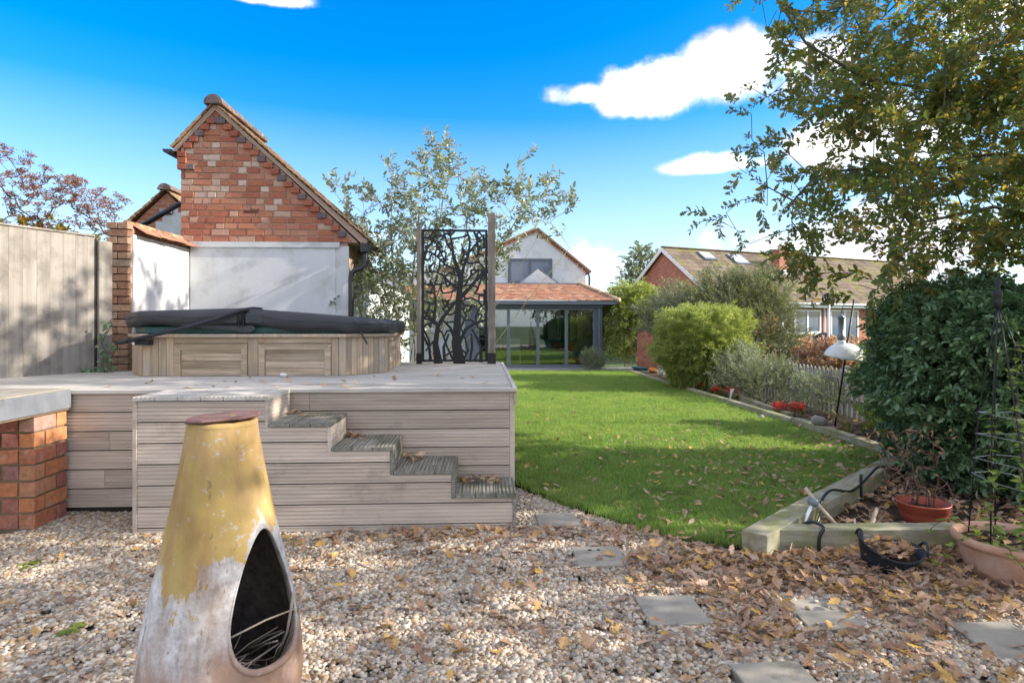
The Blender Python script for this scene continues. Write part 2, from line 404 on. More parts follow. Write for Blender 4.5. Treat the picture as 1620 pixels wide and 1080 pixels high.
m_tubwoodh = surf('tub_cedar_flat', [(.31, .225, .15), (.46, .35, .24), (.57, .46, .34)], 5, .85, stretch=(.5, 7, 7), rnd=.2, bump=.4, bscale=30, dirt_or_shade=(.30, .18, .10), dscale=3, dlo=.58, dhi=.8)
m_fence = surf('fence_timber', [(.24, .21, .175), (.32, .285, .245), (.38, .345, .30)], 4, .9, stretch=(5, 5, .25), rnd=.05, bump=.4, bscale=30, dirt_or_shade=(.15, .128, .105), dscale=2.6, dlo=.46, dhi=.74)  # darker blotches paint dappled tree shade into the board colour
m_concrete = surf('concrete', [(.38, .37, .34), (.48, .47, .44)], 6, .9, bump=.4)
m_sleeper = surf('green_sleeper', [(.20, .18, .12), (.32, .295, .21), (.43, .405, .31)], 5, .9, stretch=(.5, 4, 4), rnd=.08, bump=.6, bscale=28, dirt_or_shade=(.19, .20, .06), dscale=4, dlo=.42, dhi=.7)
m_postwood = surf('post_timber', [(.15, .125, .10), (.24, .20, .165), (.33, .285, .24)], 5, .9, stretch=(6, 6, .4), rnd=.1, bump=.5, bscale=30)
m_picket = surf('picket_timber', [(.25, .23, .20), (.36, .34, .30)], 5, .9, stretch=(6, 6, .4), rnd=.15)
BR = [(.41, .155, .09), (.46, .19, .115), (.37, .13, .08), (.49, .23, .145), (.43, .165, .10), (.52, .30, .21), (.39, .14, .09), (.45, .20, .13)]
m_brick = piecemat('red_brick', BR, .9, 30, .22, .5, 80, .2, dirt_or_shade=(.42, .34, .29), dlo=.62, dhi=.85, dscale=9)
m_brickpale = piecemat('pale_brick', [(.55, .38, .29), (.60, .45, .36), (.52, .34, .25)], .9, 30, .2, .5, 80, .2)
m_brickdark = piecemat('dark_header_brick', [(.35, .115, .07), (.32, .10, .065), (.38, .13, .08)], .85, 30, .25)
m_brickblue = piecemat('blue_header_brick', [(.17, .125, .125), (.15, .115, .12)], .7, 30, .25)
m_pierbrick = piecemat('counter_brick', [(.36, .15, .105), (.48, .19, .09), (.33, .17, .145), (.52, .22, .10), (.40, .23, .18), (.45, .22, .12), (.35, .14, .11), (.43, .17, .095)], .9, 22, .35, .6, 60, .2, dirt_or_shade=(.45, .36, .33), dlo=.56, dhi=.78, dscale=8)
m_oldbrick = piecemat('old_brown_brick', [(.31, .19, .12), (.26, .14, .09), (.37, .23, .15), (.34, .16, .10), (.30, .22, .16)], .95, 25, .35, .6, 70, .15, dirt_or_shade=(.2, .19, .15), dlo=.55, dhi=.8, dscale=8)
m_mortar = surf('mortar', [(.42, .28, .20), (.50, .36, .27)], 20, .95, bump=.6, bscale=100)
m_mortardk = surf('counter_mortar', [(.17, .12, .07), (.27, .20, .12)], 20, .95, bump=.6, bscale=100)
m_render = surf('white_render', [(.60, .60, .59), (.67, .67, .665)], 2.2, .85, bump=.35, bscale=25, dirt_or_shade=(.42, .40, .35), dscale=3.2, dlo=.5, dhi=.85)
m_tile = piecemat('clay_tile', [(.33, .155, .095), (.39, .20, .12), (.28, .13, .085), (.43, .25, .16), (.36, .17, .105), (.30, .165, .115)], .9, 25, .3, .5, 60, .2, dirt_or_shade=(.30, .26, .17), dlo=.55, dhi=.8, dscale=7)
m_tileold = piecemat('lichen_tile', [(.35, .20, .11), (.43, .28, .17), (.28, .15, .09), (.38, .24, .14), (.22, .14, .09)], .95, 18, .4, .7, 50, .15, dirt_or_shade=(.42, .40, .28), dlo=.5, dhi=.75, dscale=9)
m_ridge = piecemat('ridge_tile', [(.12, .085, .075), (.16, .11, .09)], .85, 18, .3, .5, 50, .2, dirt_or_shade=(.34, .31, .22), dlo=.5, dhi=.7, dscale=10)
m_bonnet = piecemat('bonnet_tile', [(.40, .29, .19), (.46, .35, .24), (.34, .22, .14)], .9, 18, .3, .5, 50, .2)
m_conctile = piecemat('concrete_roof_tile', [(.15, .115, .085), (.18, .14, .105), (.13, .10, .08), (.20, .155, .115)], .95, 8, .3, .6, 40, .15, dirt_or_shade=(.20, .19, .05), dlo=.48, dhi=.68, dscale=1.2)
m_whitepaint = plain('white_upvc', (.80, .80, .80), .35, .5, var=.04)
m_grey = plain('anthracite_aluminium', (.085, .10, .13), .4, .5, var=.08)
m_greylite = plain('mid_grey_aluminium', (.16, .18, .20), .4, .5, var=.08)
m_black = plain('black_metal', (.012, .012, .013), .5, .4)
m_blackpipe = plain('black_plastic_pipe', (.02, .021, .023), .35, .5)
m_vinyl = surf('cover_vinyl', [(.028, .03, .036), (.045, .047, .054)], 5, .42, bump=.5, bscale=14, bdist=.012, spec=.5)
m_teal = surf('spa_shell', [(.012, .05, .048), (.035, .10, .092), (.09, .18, .165)], 90, .35, bump=.1)
m_worktop = surf('lead_worktop', [(.13, .14, .158), (.20, .21, .23), (.29, .30, .32)], 3, .45, stretch=(1, 1, .6), bump=.25, bscale=30, spec=.5, dirt_or_shade=(.09, .09, .09), dscale=7)
m_glass = glassmat('window_glass', refl=.13)
m_glassdk = glassmat('roof_glass', (.55, .65, .75), .22)
m_terracotta = surf('terracotta', [(.50, .265, .165), (.58, .33, .22), (.64, .41, .30)], 9, .85, bump=.3, bscale=60, dirt_or_shade=(.58, .46, .38), dscale=6, dlo=.55, dhi=.8)
m_redplastic = plain('red_plastic', (.36, .075, .04), .45, .45)
m_rubber = plain('black_rubber', (.02, .024, .032), .55, .4)
m_bark = surf('bark', [(.05, .042, .03), (.11, .095, .075), (.17, .15, .115)], 8, .95, stretch=(1, 1, .4), bump=.8, bscale=30)
m_stem = surf('pale_stems', [(.20, .17, .10), (.32, .28, .17), (.40, .36, .24)], 9, .9, bump=.5)
m_twig = surf('brown_twigs', [(.09, .06, .045), (.16, .11, .085)], 9, .9)
m_drystick = surf('dry_sticks', [(.36, .29, .20), (.50, .42, .32)], 12, .9)
m_oak = leafmat('oak_leaf', [(.10, .15, .045), (.13, .175, .05), (.095, .15, .055), (.19, .205, .05), (.115, .16, .05), (.24, .175, .055), (.14, .18, .06), (.42, .29, .06), (.11, .15, .05)], .4, .45)
m_dead = leafmat('fallen_leaf', [(.30, .175, .11), (.43, .285, .19), (.36, .20, .11), (.52, .38, .27), (.24, .14, .095), (.46, .29, .17), (.54, .33, .09), (.33, .21, .145), (.48, .35, .26)], .75, .12, .2)
m_holly = leafmat('holly_leaf', [(.08, .145, .06), (.12, .20, .085), (.085, .155, .065), (.16, .25, .11)], .3, .15, .5)
m_laurel = leafmat('grey_green_leaf', [(.15, .18, .10), (.21, .24, .15), (.13, .165, .09), (.29, .31, .21), (.22, .24, .11)], .33, .3, .5, under=(.28, .30, .22))
m_lime = leafmat('lime_leaf', [(.18, .24, .035), (.26, .30, .055), (.12, .18, .035), (.32, .34, .08)], .5, .4)
m_bamboo = leafmat('bamboo_leaf', [(.24, .30, .075), (.34, .38, .11), (.17, .235, .055), (.43, .44, .17)], .5, .4)
m_olive = leafmat('olive_leaf', [(.15, .165, .075), (.21, .22, .11), (.12, .14, .06), (.27, .265, .15)], .5, .3, under=(.22, .235, .16))
m_greyleaf = leafmat('silver_leaf', [(.17, .20, .11), (.25, .28, .18), (.13, .165, .09), (.32, .34, .23)], .6, .25)
m_climber = leafmat('climber_leaf', [(.22, .30, .06), (.16, .25, .05), (.30, .36, .09), (.13, .2, .05)], .5, .4)
m_russet = leafmat('russet_leaf', [(.34, .20, .14), (.44, .28, .20), (.28, .15, .10)], .6, .3)
m_seed = leafmat('seed_head', [(.22, .095, .06), (.30, .14, .085), (.17, .075, .05), (.32, .18, .09)], .8, .15)
m_autumn = leafmat('autumn_leaf', [(.35, .20, .03), (.22, .20, .04), (.28, .11, .03), (.13, .16, .03)], .5, .4)
m_redfl = leafmat('red_petal', [(.60, .02, .012), (.70, .045, .03), (.5, .01, .01)], .5, .3)
m_blade = leafmat('grass_blade', [(.17, .29, .06), (.23, .36, .08), (.19, .31, .06), (.34, .43, .14), (.13, .22, .045)], .5, .45, .3, patch=((.33, .40, .12), (.13, .20, .045)))
m_bladeyel = leafmat('strap_leaf', [(.14, .20, .03), (.40, .30, .03), (.22, .25, .05)], .5, .35)
m_shell = plain('acrylic_dome', (.72, .71, .66), .25, .5)
m_rockm = surf('grey_rock', [(.22, .21, .19), (.36, .345, .32)], 10, .9, bump=.6, bscale=25)

# ================================================================ setting
sheet('ground', [(-900, -900), (900, -900), (900, 900), (-900, 900)], -.10, m_far)
LAWN = [(.262, 5.52), (.46, 5.1), (.68, 4.72), (.92, 4.40), (1.2, 4.06), (1.46, 3.86), (1.66, 3.80), (4.18, 5.98), (4.36, 6.3), (4.36, 18.35), (-2.0, 18.35), (-2.0, 8.1), (.262, 8.1)]
GRAVEL = [(-5.6, .2), (4.4, .2), (4.4, 3.66), (1.58, 3.66), (1.60, 3.78), (1.46, 3.82), (1.2, 4.02), (.92, 4.36), (.68, 4.68), (.46, 5.06), (.275, 5.5), (.262, 4.3), (-5.6, 4.3)]
sheet('gravel_bed', [(-7, -6), (6, -6), (6, 5), (1.2, 5.6), (.4, 5.8), (-7, 5.8)], -.03, m_gravelbed)
sheet('lawn', LAWN, .0, m_turf)
sheet('patio', [(-2.0, 18.36), (5.2, 18.36), (5.2, 20.4), (-2.0, 20.4)], .012, m_pave)
sheet('flower_bed', [(4.37, 6.0), (4.37, 18.35), (8.6, 18.35), (8.6, 6.0)], -.004, m_soil)
sheet('bed_soil', [(1.75, 3.78), (4.15, 5.75), (4.35, 6.6), (8, 6.6), (8, 3.78)], .012, m_soil)
# lawn edging strip along the gravel
e = MB(); pl = LAWN[:7]
for a, b in zip(pl[:-1], pl[1:]):
    d = (Vector(b)-Vector(a)).normalized(); n = Vector((d.y, -d.x))*-.018
    e.prism([(a[0], a[1], -.03), (b[0], b[1], -.03), (b[0]+n.x, b[1]+n.y, -.03), (a[0]+n.x, a[1]+n.y, -.03)], (0, 0, .045))
tag(e.build('lawn_edging', m_darkgap), 'thin dark edging strip curving between lawn and gravel', 'edging')

# ---------------------------------------------------------------- pebbles
rng = np.random.default_rng(3); np.random.seed(3)
def pebble_cluster(i):
    mb = MB(); n = 19; k = 0
    for q in range(n):
        x, y = rng.uniform(-.034, .034, 2); s = rng.uniform(.006, .0145); 
        bm = bmesh.new(); bmesh.ops.create_icosphere(bm, subdivisions=1, radius=1)
        M = Matrix.Translation((x, y, rng.uniform(-.006, .007))) @ Euler(rng.uniform(-.5, .5, 3)*np.array([1, 1, 6.3])).to_matrix().to_4x4() @ Matrix.Diagonal((s*rng.uniform(.9, 1.5), s, s*rng.uniform(.5, .8), 1))
        mb.cur = float(rng.random()); bm.verts.ensure_lookup_table()
        jit = rng.uniform(.86, 1.14, len(bm.verts))
        mb.add([M @ (v.co*jit[v.index]) for v in bm.verts], [tuple(v.index for v in f.verts) for f in bm.faces]); bm.free()
    return mb.mesh('pebble_cluster', m_pebble, smooth=True, recalc=False)
PC = protos('pebbles', [pebble_cluster(i) for i in range(10)])
STONES = [(.54, 4.39, .02), (.71, 3.68, -.02), (.94, 2.97, .01), (1.69, 2.89, -.05), (1.18, 2.33, .03), (2.36, 2.62, -.03)]
def free_gravel(x, y, m=.0):
    ok = inside(GRAVEL, x, y)
    for sx, sy, a in STONES: ok &= ~((abs(x-sx) < .155+m) & (abs(y-sy) < .155+m))
    ok &= ~((x < -3.13) & (y > 4.36)); ok &= ~((x > -2.43) & (x < .24) & (y > 4.25))
    return ok
def gz(x, y): return .006*np.sin(x*2.3+1)*np.cos(y*3.1)+.004*np.sin(x*7+y*5)
n = 26000
x = rng.uniform(-4.6, 4.2, n); y = 1.5+(3.8*rng.random(n)**1.0)
# also the strip in front of the raised deck, left of the steps
x2 = rng.uniform(-3.2, -2.4, 900); y2 = rng.uniform(4.2, 4.78, 900)
ok = free_gravel(x, y) & (abs(x-.2) < y*1.05+.4)
x = np.r_[x[ok], x2]; y = np.r_[y[ok], y2]; k = len(x)
stuff(tag(scatter('gravel', np.c_[x, y, gz(x, y)-.008], np.c_[np.zeros(k), np.zeros(k), rng.uniform(0, 6.28, k)], rng.uniform(.85, 1.35, k), PC), 'loose mixed pea gravel covering the foreground', 'gravel'))

# ---------------------------------------------------------------- grass
def tuft(i):
    mb = MB()
    for q in range(26):
        bx, by = rng.uniform(-.045, .045, 2); h = rng.uniform(.025, .055); a = rng.uniform(0, 6.28); ln = rng.uniform(.1, .9)*h; w = .0022
        d = Vector((math.cos(a), math.sin(a), 0)); sd = Vector((-d.y, d.x, 0))*w; b = Vector((bx, by, 0))
        mb.cur = float(rng.random())
        p1 = b+d*ln*.35+Vector((0, 0, h*.65)); p2 = b+d*ln+Vector((0, 0, h))
        mb.add([b-sd, b+sd, p1+sd*.8, p1-sd*.8, p2], [(0, 1, 2, 3), (3, 2, 4)])
    return mb.mesh('grass_tuft', m_blade, recalc=False)
GT = protos('grass_tufts', [tuft(i) for i in range(8)])
n = 42000; x = rng.uniform(-.1, 4.4, n); y = 3.7+14.7*rng.random(n)**1.7
ok = inside(LAWN, x, y); x = x[ok]; y = y[ok]; k = len(x)
stuff(tag(scatter('lawn_grass', np.c_[x, y, np.zeros(k)], np.c_[rng.normal(0, .12, k), rng.normal(0, .12, k), rng.uniform(0, 6.28, k)], rng.uniform(.7, 1.25, k)*(1+.035*(y-4)), GT), 'short bright green lawn grass beside the deck', 'grass'))

# ---------------------------------------------------------------- stepping stones
sl = ['grey square stepping stone nearest the foot of the steps', 'grey square stepping stone second from the steps, with two small holes', 'pale grey square stepping stone, third from the steps',
      'dark stepping stone with loose pebbles on it, beside the leaf litter', 'grey stepping stone cut off by the bottom edge of the photo', 'stepping stone at the far right edge of the photo']
for (sx, sy, a), lb in zip(STONES, sl):
    mb = MB(); mb.box(-.15, -.15, -.035, .15, .15, .012, jit=.004)
    o = mb.build('stepping_stone', m_stone, bevel=.004); o.location = (sx, sy, 0); o.rotation_euler = (0, 0, a)
    tag(o, lb, 'paving stone', 'stepping stones across the gravel')
    if sy == 3.68:
        for hx in (-.04, .015):
            mb = MB(); mb.lathe([(0, .0), (.013, .0), (.013, .001), (0, .001)], 10); h = mb.build('hole', m_darkgap, None); h.location = (sx+hx, sy+.09, .0125); adopt(h, o)

# ================================================================ timber boards
def board(L, W, T, ng=5, gd=.007, z_lo=None, z_hi=None):
    """grooved board along X, width along Z (0..W), grooved face at -Y; part of the width may be kept"""
    z_lo = 0 if z_lo is None else z_lo; z_hi = W if z_hi is None else z_hi
    prof = [(0, z_lo)]
    p = W/ng
    for i in range(ng):
        c = p*(i+.5)
        if c-.007 > z_lo+.002 and c+.007 < z_hi-.002: prof += [(0, c-.0065), (gd, c-.0055), (gd, c+.0055), (0, c+.0065)]
    prof += [(0, z_hi), (T, z_hi), (T, z_lo)]
    n = len(prof); vs = [(x, y, z) for x in (0, L) for y, z in prof]
    return vs, [tuple(range(n))[::-1], tuple(range(n, 2*n))]+[(i, (i+1) % n, n+(i+1) % n, n+i) for i in range(n)]
BP = .1455; DZ = .94
def putboard(name, mb, mat, parent, bevel=0): return mb.build(name, mat, parent, bevel=bevel)
deck = thing('timber_deck', 'raised weathered timber deck carrying the hot tub', 'deck', (-1.8, 6.3, 0))
def fence_x(y): return -4.13+(y-6.58)*(.38/.75)
# top boards run left to right
yy = 4.735; i = 0
while yy < 8.04:
    x0 = fence_x(yy+.07)-.05 if yy < 6.6 else -4.0
    cuts = [x0, random.uniform(-2.6, -.9), .228]
    mb = MB(); 
    for a, b in zip(cuts[:-1], cuts[1:]):
        vs, fs = board(b-a-.004, .1385, .028, 7, .0025)
        mb2 = MB(); mb2.add([(a+vx, yy+vz, DZ-vy+random.uniform(-.0004, .0004)) for vx, vy, vz in vs], fs)
        putboard('deck_board', mb2, m_decktop, deck)
    yy += .1425
mb = MB(); mb.box(.229, 4.722, DZ-.028, .262, 8.06, DZ+.004); putboard('edge_board', mb, m_decktopY, deck, .003)     # right edge board
mb = MB(); mb.box(.236, 4.72, DZ-.13, .258, 8.05, DZ-.03); putboard('edge_fascia', mb, m_deck, deck, .002)
mb = MB(); mb.box(-5.0, 4.708, DZ-.029, .262, 4.7335, DZ+.002); putboard('nosing_board', mb, m_decktop, deck, .003)
mb = MB(); mb.box(-4.9, 4.76, -.05, .20, 8.0, DZ-.035); putboard('substructure', mb, m_darkgap, deck)
mb = MB(); mb.box(.205, 4.742, -.05, .245, 4.78, DZ-.03); putboard('corner_post', mb, m_deck, deck, .003)
zt = DZ-.032; r = 0
while zt > 0:
    zl = max(zt-BP+.010, -.03 if zt > .1 else -.03)
    lo = max(zt-BP+.010, .035)
    if zt-lo > .03:
        h = zt-lo
        cx_ = random.uniform(-3.0, -.6)
        for (a, b) in ((-4.9, cx_), (cx_+.003, .204)):
            vs, fs = board(b-a, BP-.010, .026, 5, .006, BP-.010-h)
            mb = MB(); mb.add([(a+vx, 4.733+vy, zt-(BP-.010)+vz) for vx, vy, vz in vs], fs); putboard('fascia_board', mb, m_deck, deck)
        # right side of the deck
        vs, fs = board(3.25, BP-.010, .024, 5, .006, BP-.010-h)
        mb = MB(); mb.add([(.243-vy, 4.785+vx, zt-(BP-.010)+vz) for vx, vy, vz in vs], fs); putboard('side_board', mb, m_deckY, deck)
    zt -= BP; r += 1

# ---------------------------------------------------------------- steps
steps = thing('timber_steps', 'weathered timber steps climbing from the gravel to the deck', 'steps', (-1.1, 4.48, 0))
SX = [-2.41, -1.49, -1.06, -.63, -.20, .232]; SZ = [.94, .753, .583, .413, .243]
YF, YB = 4.245, 4.706
# cladding: rows cut to the stepped outline
top = .905
for rrow in range(7):
    zt = top-rrow*BP; zb = zt-BP+.010
    mb = MB(); any_ = False
    j = 0
    while j < 5:
        lim = SZ[j]-.031; hi = min(zt, lim)
        if hi-zb > .008:
            k = j
            while k+1 < 5 and min(zt, SZ[k+1]-.031) == hi: k += 1
            a = SX[j]+(.03 if j == 0 else -.0275); b = SX[k+1]-.028
            if rrow == 0 or hi < zt or True:
                vs, fs = board(b-a, BP-.010, .024, 5, .006, 0 if zb > -.03 else None, hi-zb)
                mb.add([(a+vx, YF+vy, zb+vz) for vx, vy, vz in vs], fs); any_ = True
            j = k+1
        else: j += 1
    if any_: putboard('cladding_board', mb, m_deck, steps)
mb = MB(); mb.box(SX[0], YF-.004, -.04, SX[0]+.028, YF+.03, .908); putboard('corner_trim', mb, m_deck, steps, .002)
mb = MB(); mb.box(SX[0]+.002, YF+.031, -.04, SX[0]+.024, YB-.002, .9); putboard('end_panel', mb, m_deck, steps, .002)
for j in range(5):
    x0, x1 = SX[j], SX[j+1]; z = SZ[j]
    nb = max(3, round((x1-x0)/.146)); w = (x1-x0-(0 if j == 0 else .0))/nb
    for q in range(nb):
        a = x0+q*w+.002; vs, fs = board(YB-YF+.012, w-.005, .027, 5, .007)
        mb = MB(); mb.add([(a+vz, YF-.008+vx, z-vy) for vx, vy, vz in vs], fs)
        putboard('tread_board', mb, m_tread if j else m_decktopY, steps)
    # riser faces right; its end grain shows from the front
    zl = SZ[j+1]-.0305 if j < 4 else -.04
    n = 1
    vs, fs = board(YB-YF-.004, .17, .026, 7, .004, 0, .17) 
    hgt = z-.029-zl
    mb = MB(); mb.add([(x1-.001-vy, YF-.002+vx, zl+vz*hgt/.17) for vx, vy, vz in vs], fs); putboard('riser_board', mb, m_deckY if j < 2 else m_tread, steps)
mb = MB()
for j in range(5): mb.box(SX[j]+.03, YF+.03+.001*j, -.05, SX[j+1]-.03, YB-.01, SZ[j]-.04)
putboard('substructure', mb, m_darkgap, steps)
# ================================================================ hot tub
tub = thing('hot_tub', 'wood-clad hot tub with chamfered corners standing on the deck', 'hot tub', (-2.3, 6.9, DZ))
FP = [(-3.28, 5.95), (-1.35, 5.95), (-1.03, 6.29), (-1.03, 7.5), (-1.35, 7.82), (-3.28, 7.82), (-3.56, 7.5), (-3.56, 6.27)]
TZ0, TZ1 = DZ+.003, 1.315
def inset(poly, d):
    c = Vector((sum(p[0] for p in poly)/len(poly), sum(p[1] for p in poly)/len(poly)))
    n = len(poly); out = []
    for i in range(n):
        a, b, c2 = Vector(poly[i-1]), Vector(poly[i]), Vector(poly[(i+1) % n])
        d1 = (b-a).normalized(); d2 = (c2-b).normalized(); n1 = Vector((-d1.y, d1.x)); n2 = Vector((-d2.y, d2.x))
        bis = (n1+n2); bis = bis/(bis.length_squared)*2
        out.append(tuple(b+bis*d))
    return out
core = inset(FP, .025)
mb = MB(); mb.prism([(x, y, TZ0) for x, y in core], (0, 0, TZ1-TZ0)); mb.build('inner_box', m_darkgap, tub)
def edge_M(a, b, z):
    d = Vector((b[0]-a[0], b[1]-a[1], 0)).normalized(); nrm = Vector((d.y, -d.x, 0))
    M = Matrix((( d.x, -nrm.x, 0, a[0]), (d.y, -nrm.y, 0, a[1]), (0, 0, 1, z), (0, 0, 0, 1)))
    return M, math.hypot(b[0]-a[0], b[1]-a[1])
PAN = {0: [(.29, .99), (1.09, 1.79)], 2: [(.25, .85)]}
for ei in range(8):
    a, b = FP[ei], FP[(ei+1) % 8]; M, L = edge_M(a, b, 0)
    pans = PAN.get(ei, [])
    ns = max(3, round(L/.068)); w = L/ns
    # vertical slats between the access panels
    xs = [0.0]
    segs = []
    p0 = 0
    for (pa, pb) in pans: segs.append((p0, pa)); p0 = pb
    segs.append((p0, L))
    for (s0, s1) in segs:
        k = max(1, round((s1-s0)/.068)); w = (s1-s0)/k
        for q in range(k):
            mb = MB(); mb.box(s0+q*w+.0015, random.uniform(-.002, .002), TZ0, s0+(q+1)*w-.0015, .024, TZ1, M); mb.build('slat', m_tubwood, tub, bevel=.002)
    for (pa, pb) in pans:
        k = max(1, round((pb-pa)/.068)); w = (pb-pa)/k
        mb = MB(); mb.box(pa+.001, .0, TZ1-.055, pb-.001, .024, TZ1, M); mb.build('top_rail', m_tubwoodh, tub, bevel=.002)
        fr = .062; zt = TZ1-.06; Mi = M
        pnl = bpy.data.objects.new('access_panel', None); COL.objects.link(pnl); adopt(pnl, tub)
        def pz(pts): return [M @ Vector((x, -.008, z)) for x, z in pts]
        nv = M.to_3x3() @ Vector((0, .026, 0))
        for pts in ([(pa+.004, TZ0), (pa+fr, TZ0), (pa+fr, zt-fr), (pa+.004, zt)], [(pb-fr, TZ0), (pb-.004, TZ0), (pb-.004, zt), (pb-fr, zt-fr)], [(pa+.006, zt), (pa+fr+.001, zt-fr), (pb-fr-.001, zt-fr), (pb-.006, zt)]):
            mb = MB(); mb.prism(pz(pts), nv); mb.build('frame_board', m_tubwoodh, pnl)
        zz = TZ0; hh = (zt-fr-TZ0)/3.45
        for q in range(4):
            h2 = min(hh, zt-fr-zz)
            mb = MB(); mb.box(pa+fr+.002, .006+random.uniform(0, .002), zz+.0015, pb-fr-.002, .02, zz+h2-.0015, M); mb.build('panel_board', m_tubwoodh, pnl, bevel=.0015); zz += h2
RIM = inset(FP, -.04)
for i in range(8):
    a, b = RIM[i], RIM[(i+1) % 8]; ia = inset(FP, .09); c, d = ia[(i+1) % 8], ia[i]
    mb = MB(); mb.prism([(a[0], a[1], TZ1+.001), (b[0], b[1], TZ1+.001), (c[0], c[1], TZ1+.001), (d[0], d[1], TZ1+.001)], (0, 0, .034)); mb.build('rim_board', m_tubwood, tub, bevel=.005)
sh = inset(FP, .02)
mb = MB(); mb.prism([(x, y, TZ1+.036) for x, y in sh], (0, 0, .075)); mb.build('spa_shell', m_teal, tub, bevel=.012)

# cover: two tapered halves meeting at a fold
CF = inset(FP, -.045)
cover = thing('hot_tub_cover', 'black padded vinyl hot tub cover, peaked at its centre fold', 'cover', (-2.3, 6.9, 1.38))
FX = -2.33
def ztop(x): return 1.60-(.035 if x < FX else .10)*abs(x-FX)/1.25
def zbot(x, f): return (1.425 if x < FX else 1.425-.075*(x-FX)/1.3)
def clipx(poly, x0, left):
    out = []; n = len(poly)
    for i in range(n):
        a, b = poly[i], poly[(i+1) % n]; ina = (a[0] <= x0) == left; inb = (b[0] <= x0) == left
        if ina: out.append(a)
        if ina != inb:
            t = (x0-a[0])/(b[0]-a[0]); out.append((x0, a[1]+t*(b[1]-a[1])))
    return out
for left in (True, False):
    pc = clipx(CF, FX, left); pc = [(x+(-.003 if left else .003) if abs(x-FX) < 1e-6 else x, y) for x, y in pc]
    # densify outline for soft wrinkles
    dp = []
    for i in range(len(pc)):
        a, b = Vector(pc[i]), Vector(pc[(i+1) % len(pc)]); k = max(1, int((b-a).length/.09))
        dp += [tuple(a.lerp(b, t/k)) for t in range(k)]
    n = len(dp); cx = sum(p[0] for p in dp)/n; cy = sum(p[1] for p in dp)/n
    rows = []
    for (ins, zf) in ((.0, 0.0), (-.012, .35), (-.012, .7), (.004, .93), (.03, 1.0)):
        ring = []
        for i, (px, py) in enumerate(dp):
            d = Vector((cx-px, cy-py)).normalized()
            fold = abs(px-FX) < .02
            wr = (0 if fold else .006*math.sin(i*1.7+zf*4)+.004*math.sin(i*.6+1))
            x = px+(d.x*(ins+wr) if not fold else 0); y = py+d.y*(ins+wr)
            zb = zbot(px, 0)+.012*math.sin(i*.9)+.008*math.sin(i*.37+2); zt_ = ztop(px)
            ring.append((x, y, zb+(zt_-zb)*zf))
        rows.append(ring)
    mb = MB(); vs = [p for r in rows for p in r]; fs = [(r*n+i, r*n+(i+1) % n, (r+1)*n+(i+1) % n, (r+1)*n+i) for r in range(4) for i in range(n)]
    c = len(vs); vs += [(cx, cy, ztop(cx)+.0)]; fs += [(4*n+i, 4*n+(i+1) % n, c) for i in range(n)]
    cb = len(vs); vs += [(cx, cy, zbot(cx, 0))]; fs += [((i+1) % n, i, cb) for i in range(n)]
    mb.add(vs, fs); mb.build('left_half' if left else 'right_half', m_vinyl, cover, smooth=True)
    # thin piping round the skirt
    mb = MB(); mb.tube([Vector(p)+Vector((0, -.004, .035)) for p in rows[1]]+[Vector(rows[1][0])+Vector((0, -.004, .035))], .004, 4); mb.build('piping', m_vinyl, cover)
# skirt flap hanging at the fold, strap with buckle
fy = CF[0][1]-.012
mb = MB(); pts = [(-2.95, 1.45), (-2.45, 1.43), (-2.22, 1.432), (-2.20, 1.40), (-2.245, 1.365), (-2.33, 1.362), (-2.40, 1.385), (-2.7, 1.40)]
mb.prism([(x, fy, z) for x, z in pts], (0, .008, 0)); mb.build('skirt_flap', m_vinyl, cover, bevel=.002)
for dx in (-.024, .024):
    mb = MB(); mb.box(FX+dx-.006, fy-.01, 1.43, FX+dx+.006, fy+.01, 1.585); mb.build('strap', m_black, cover, bevel=.002)
mb = MB(); mb.box(FX-.034, fy-.014, 1.425, FX+.034, fy+.004, 1.438); mb.build('buckle', m_black, cover, bevel=.003)
for x0, x1 in ((-2.52, -2.37), (-2.29, -2.13)):
    mb = MB(); mb.box(x0, fy-.005, 1.455, x1, fy+.012, 1.545); mb.build('handle_patch', m_vinyl, cover, bevel=.004)
mb = MB(); mb.tube([(-1.22, 6.0, 1.37), (-1.19, 5.98, 1.33), (-1.16, 5.99, 1.27), (-1.15, 6.0, 1.25)], .008, 6); mb.build('hanging_strap', m_black, cover)

lift = thing('cover_lifter', 'black padded lifting bar slanting across the front of the tub', 'lifter', (-3.3, 5.83, 1.27))
mb = MB(); mb.tube([(-3.47, 5.83, 1.262), (-3.42, 5.83, 1.272), (-3.36, 5.83, 1.283)], [.012, .022, .022], 10); mb.build('handle_grip', m_rubber, lift, smooth=True)
mb = MB(); mb.tube([(-3.35, 5.83, 1.286), (-3.1, 5.825, 1.345), (-2.8, 5.82, 1.415), (-2.55, 5.82, 1.487), (-2.40, 5.83, 1.545), (-2.32, 5.87, 1.578), (-2.24, 5.95, 1.595), (-2.2, 6.05, 1.59)], .02, 10); mb.build('arm', m_rubber, lift, smooth=True)
mb = MB(); mb.box(-3.335, 5.845, 1.245, -3.17, 5.93, 1.30); mb.build('bracket', m_black, lift, bevel=.006)
mb = MB(); mb.lathe([(.0, 0), (.013, .0), (.015, .005), (.010, .011), (0, .012)], 12)
o = mb.build('bolt', m_whitepaint, None); o.location = (-3.31, 5.845, 1.262); o.rotation_euler = (R(90), 0, 0); adopt(o, lift)

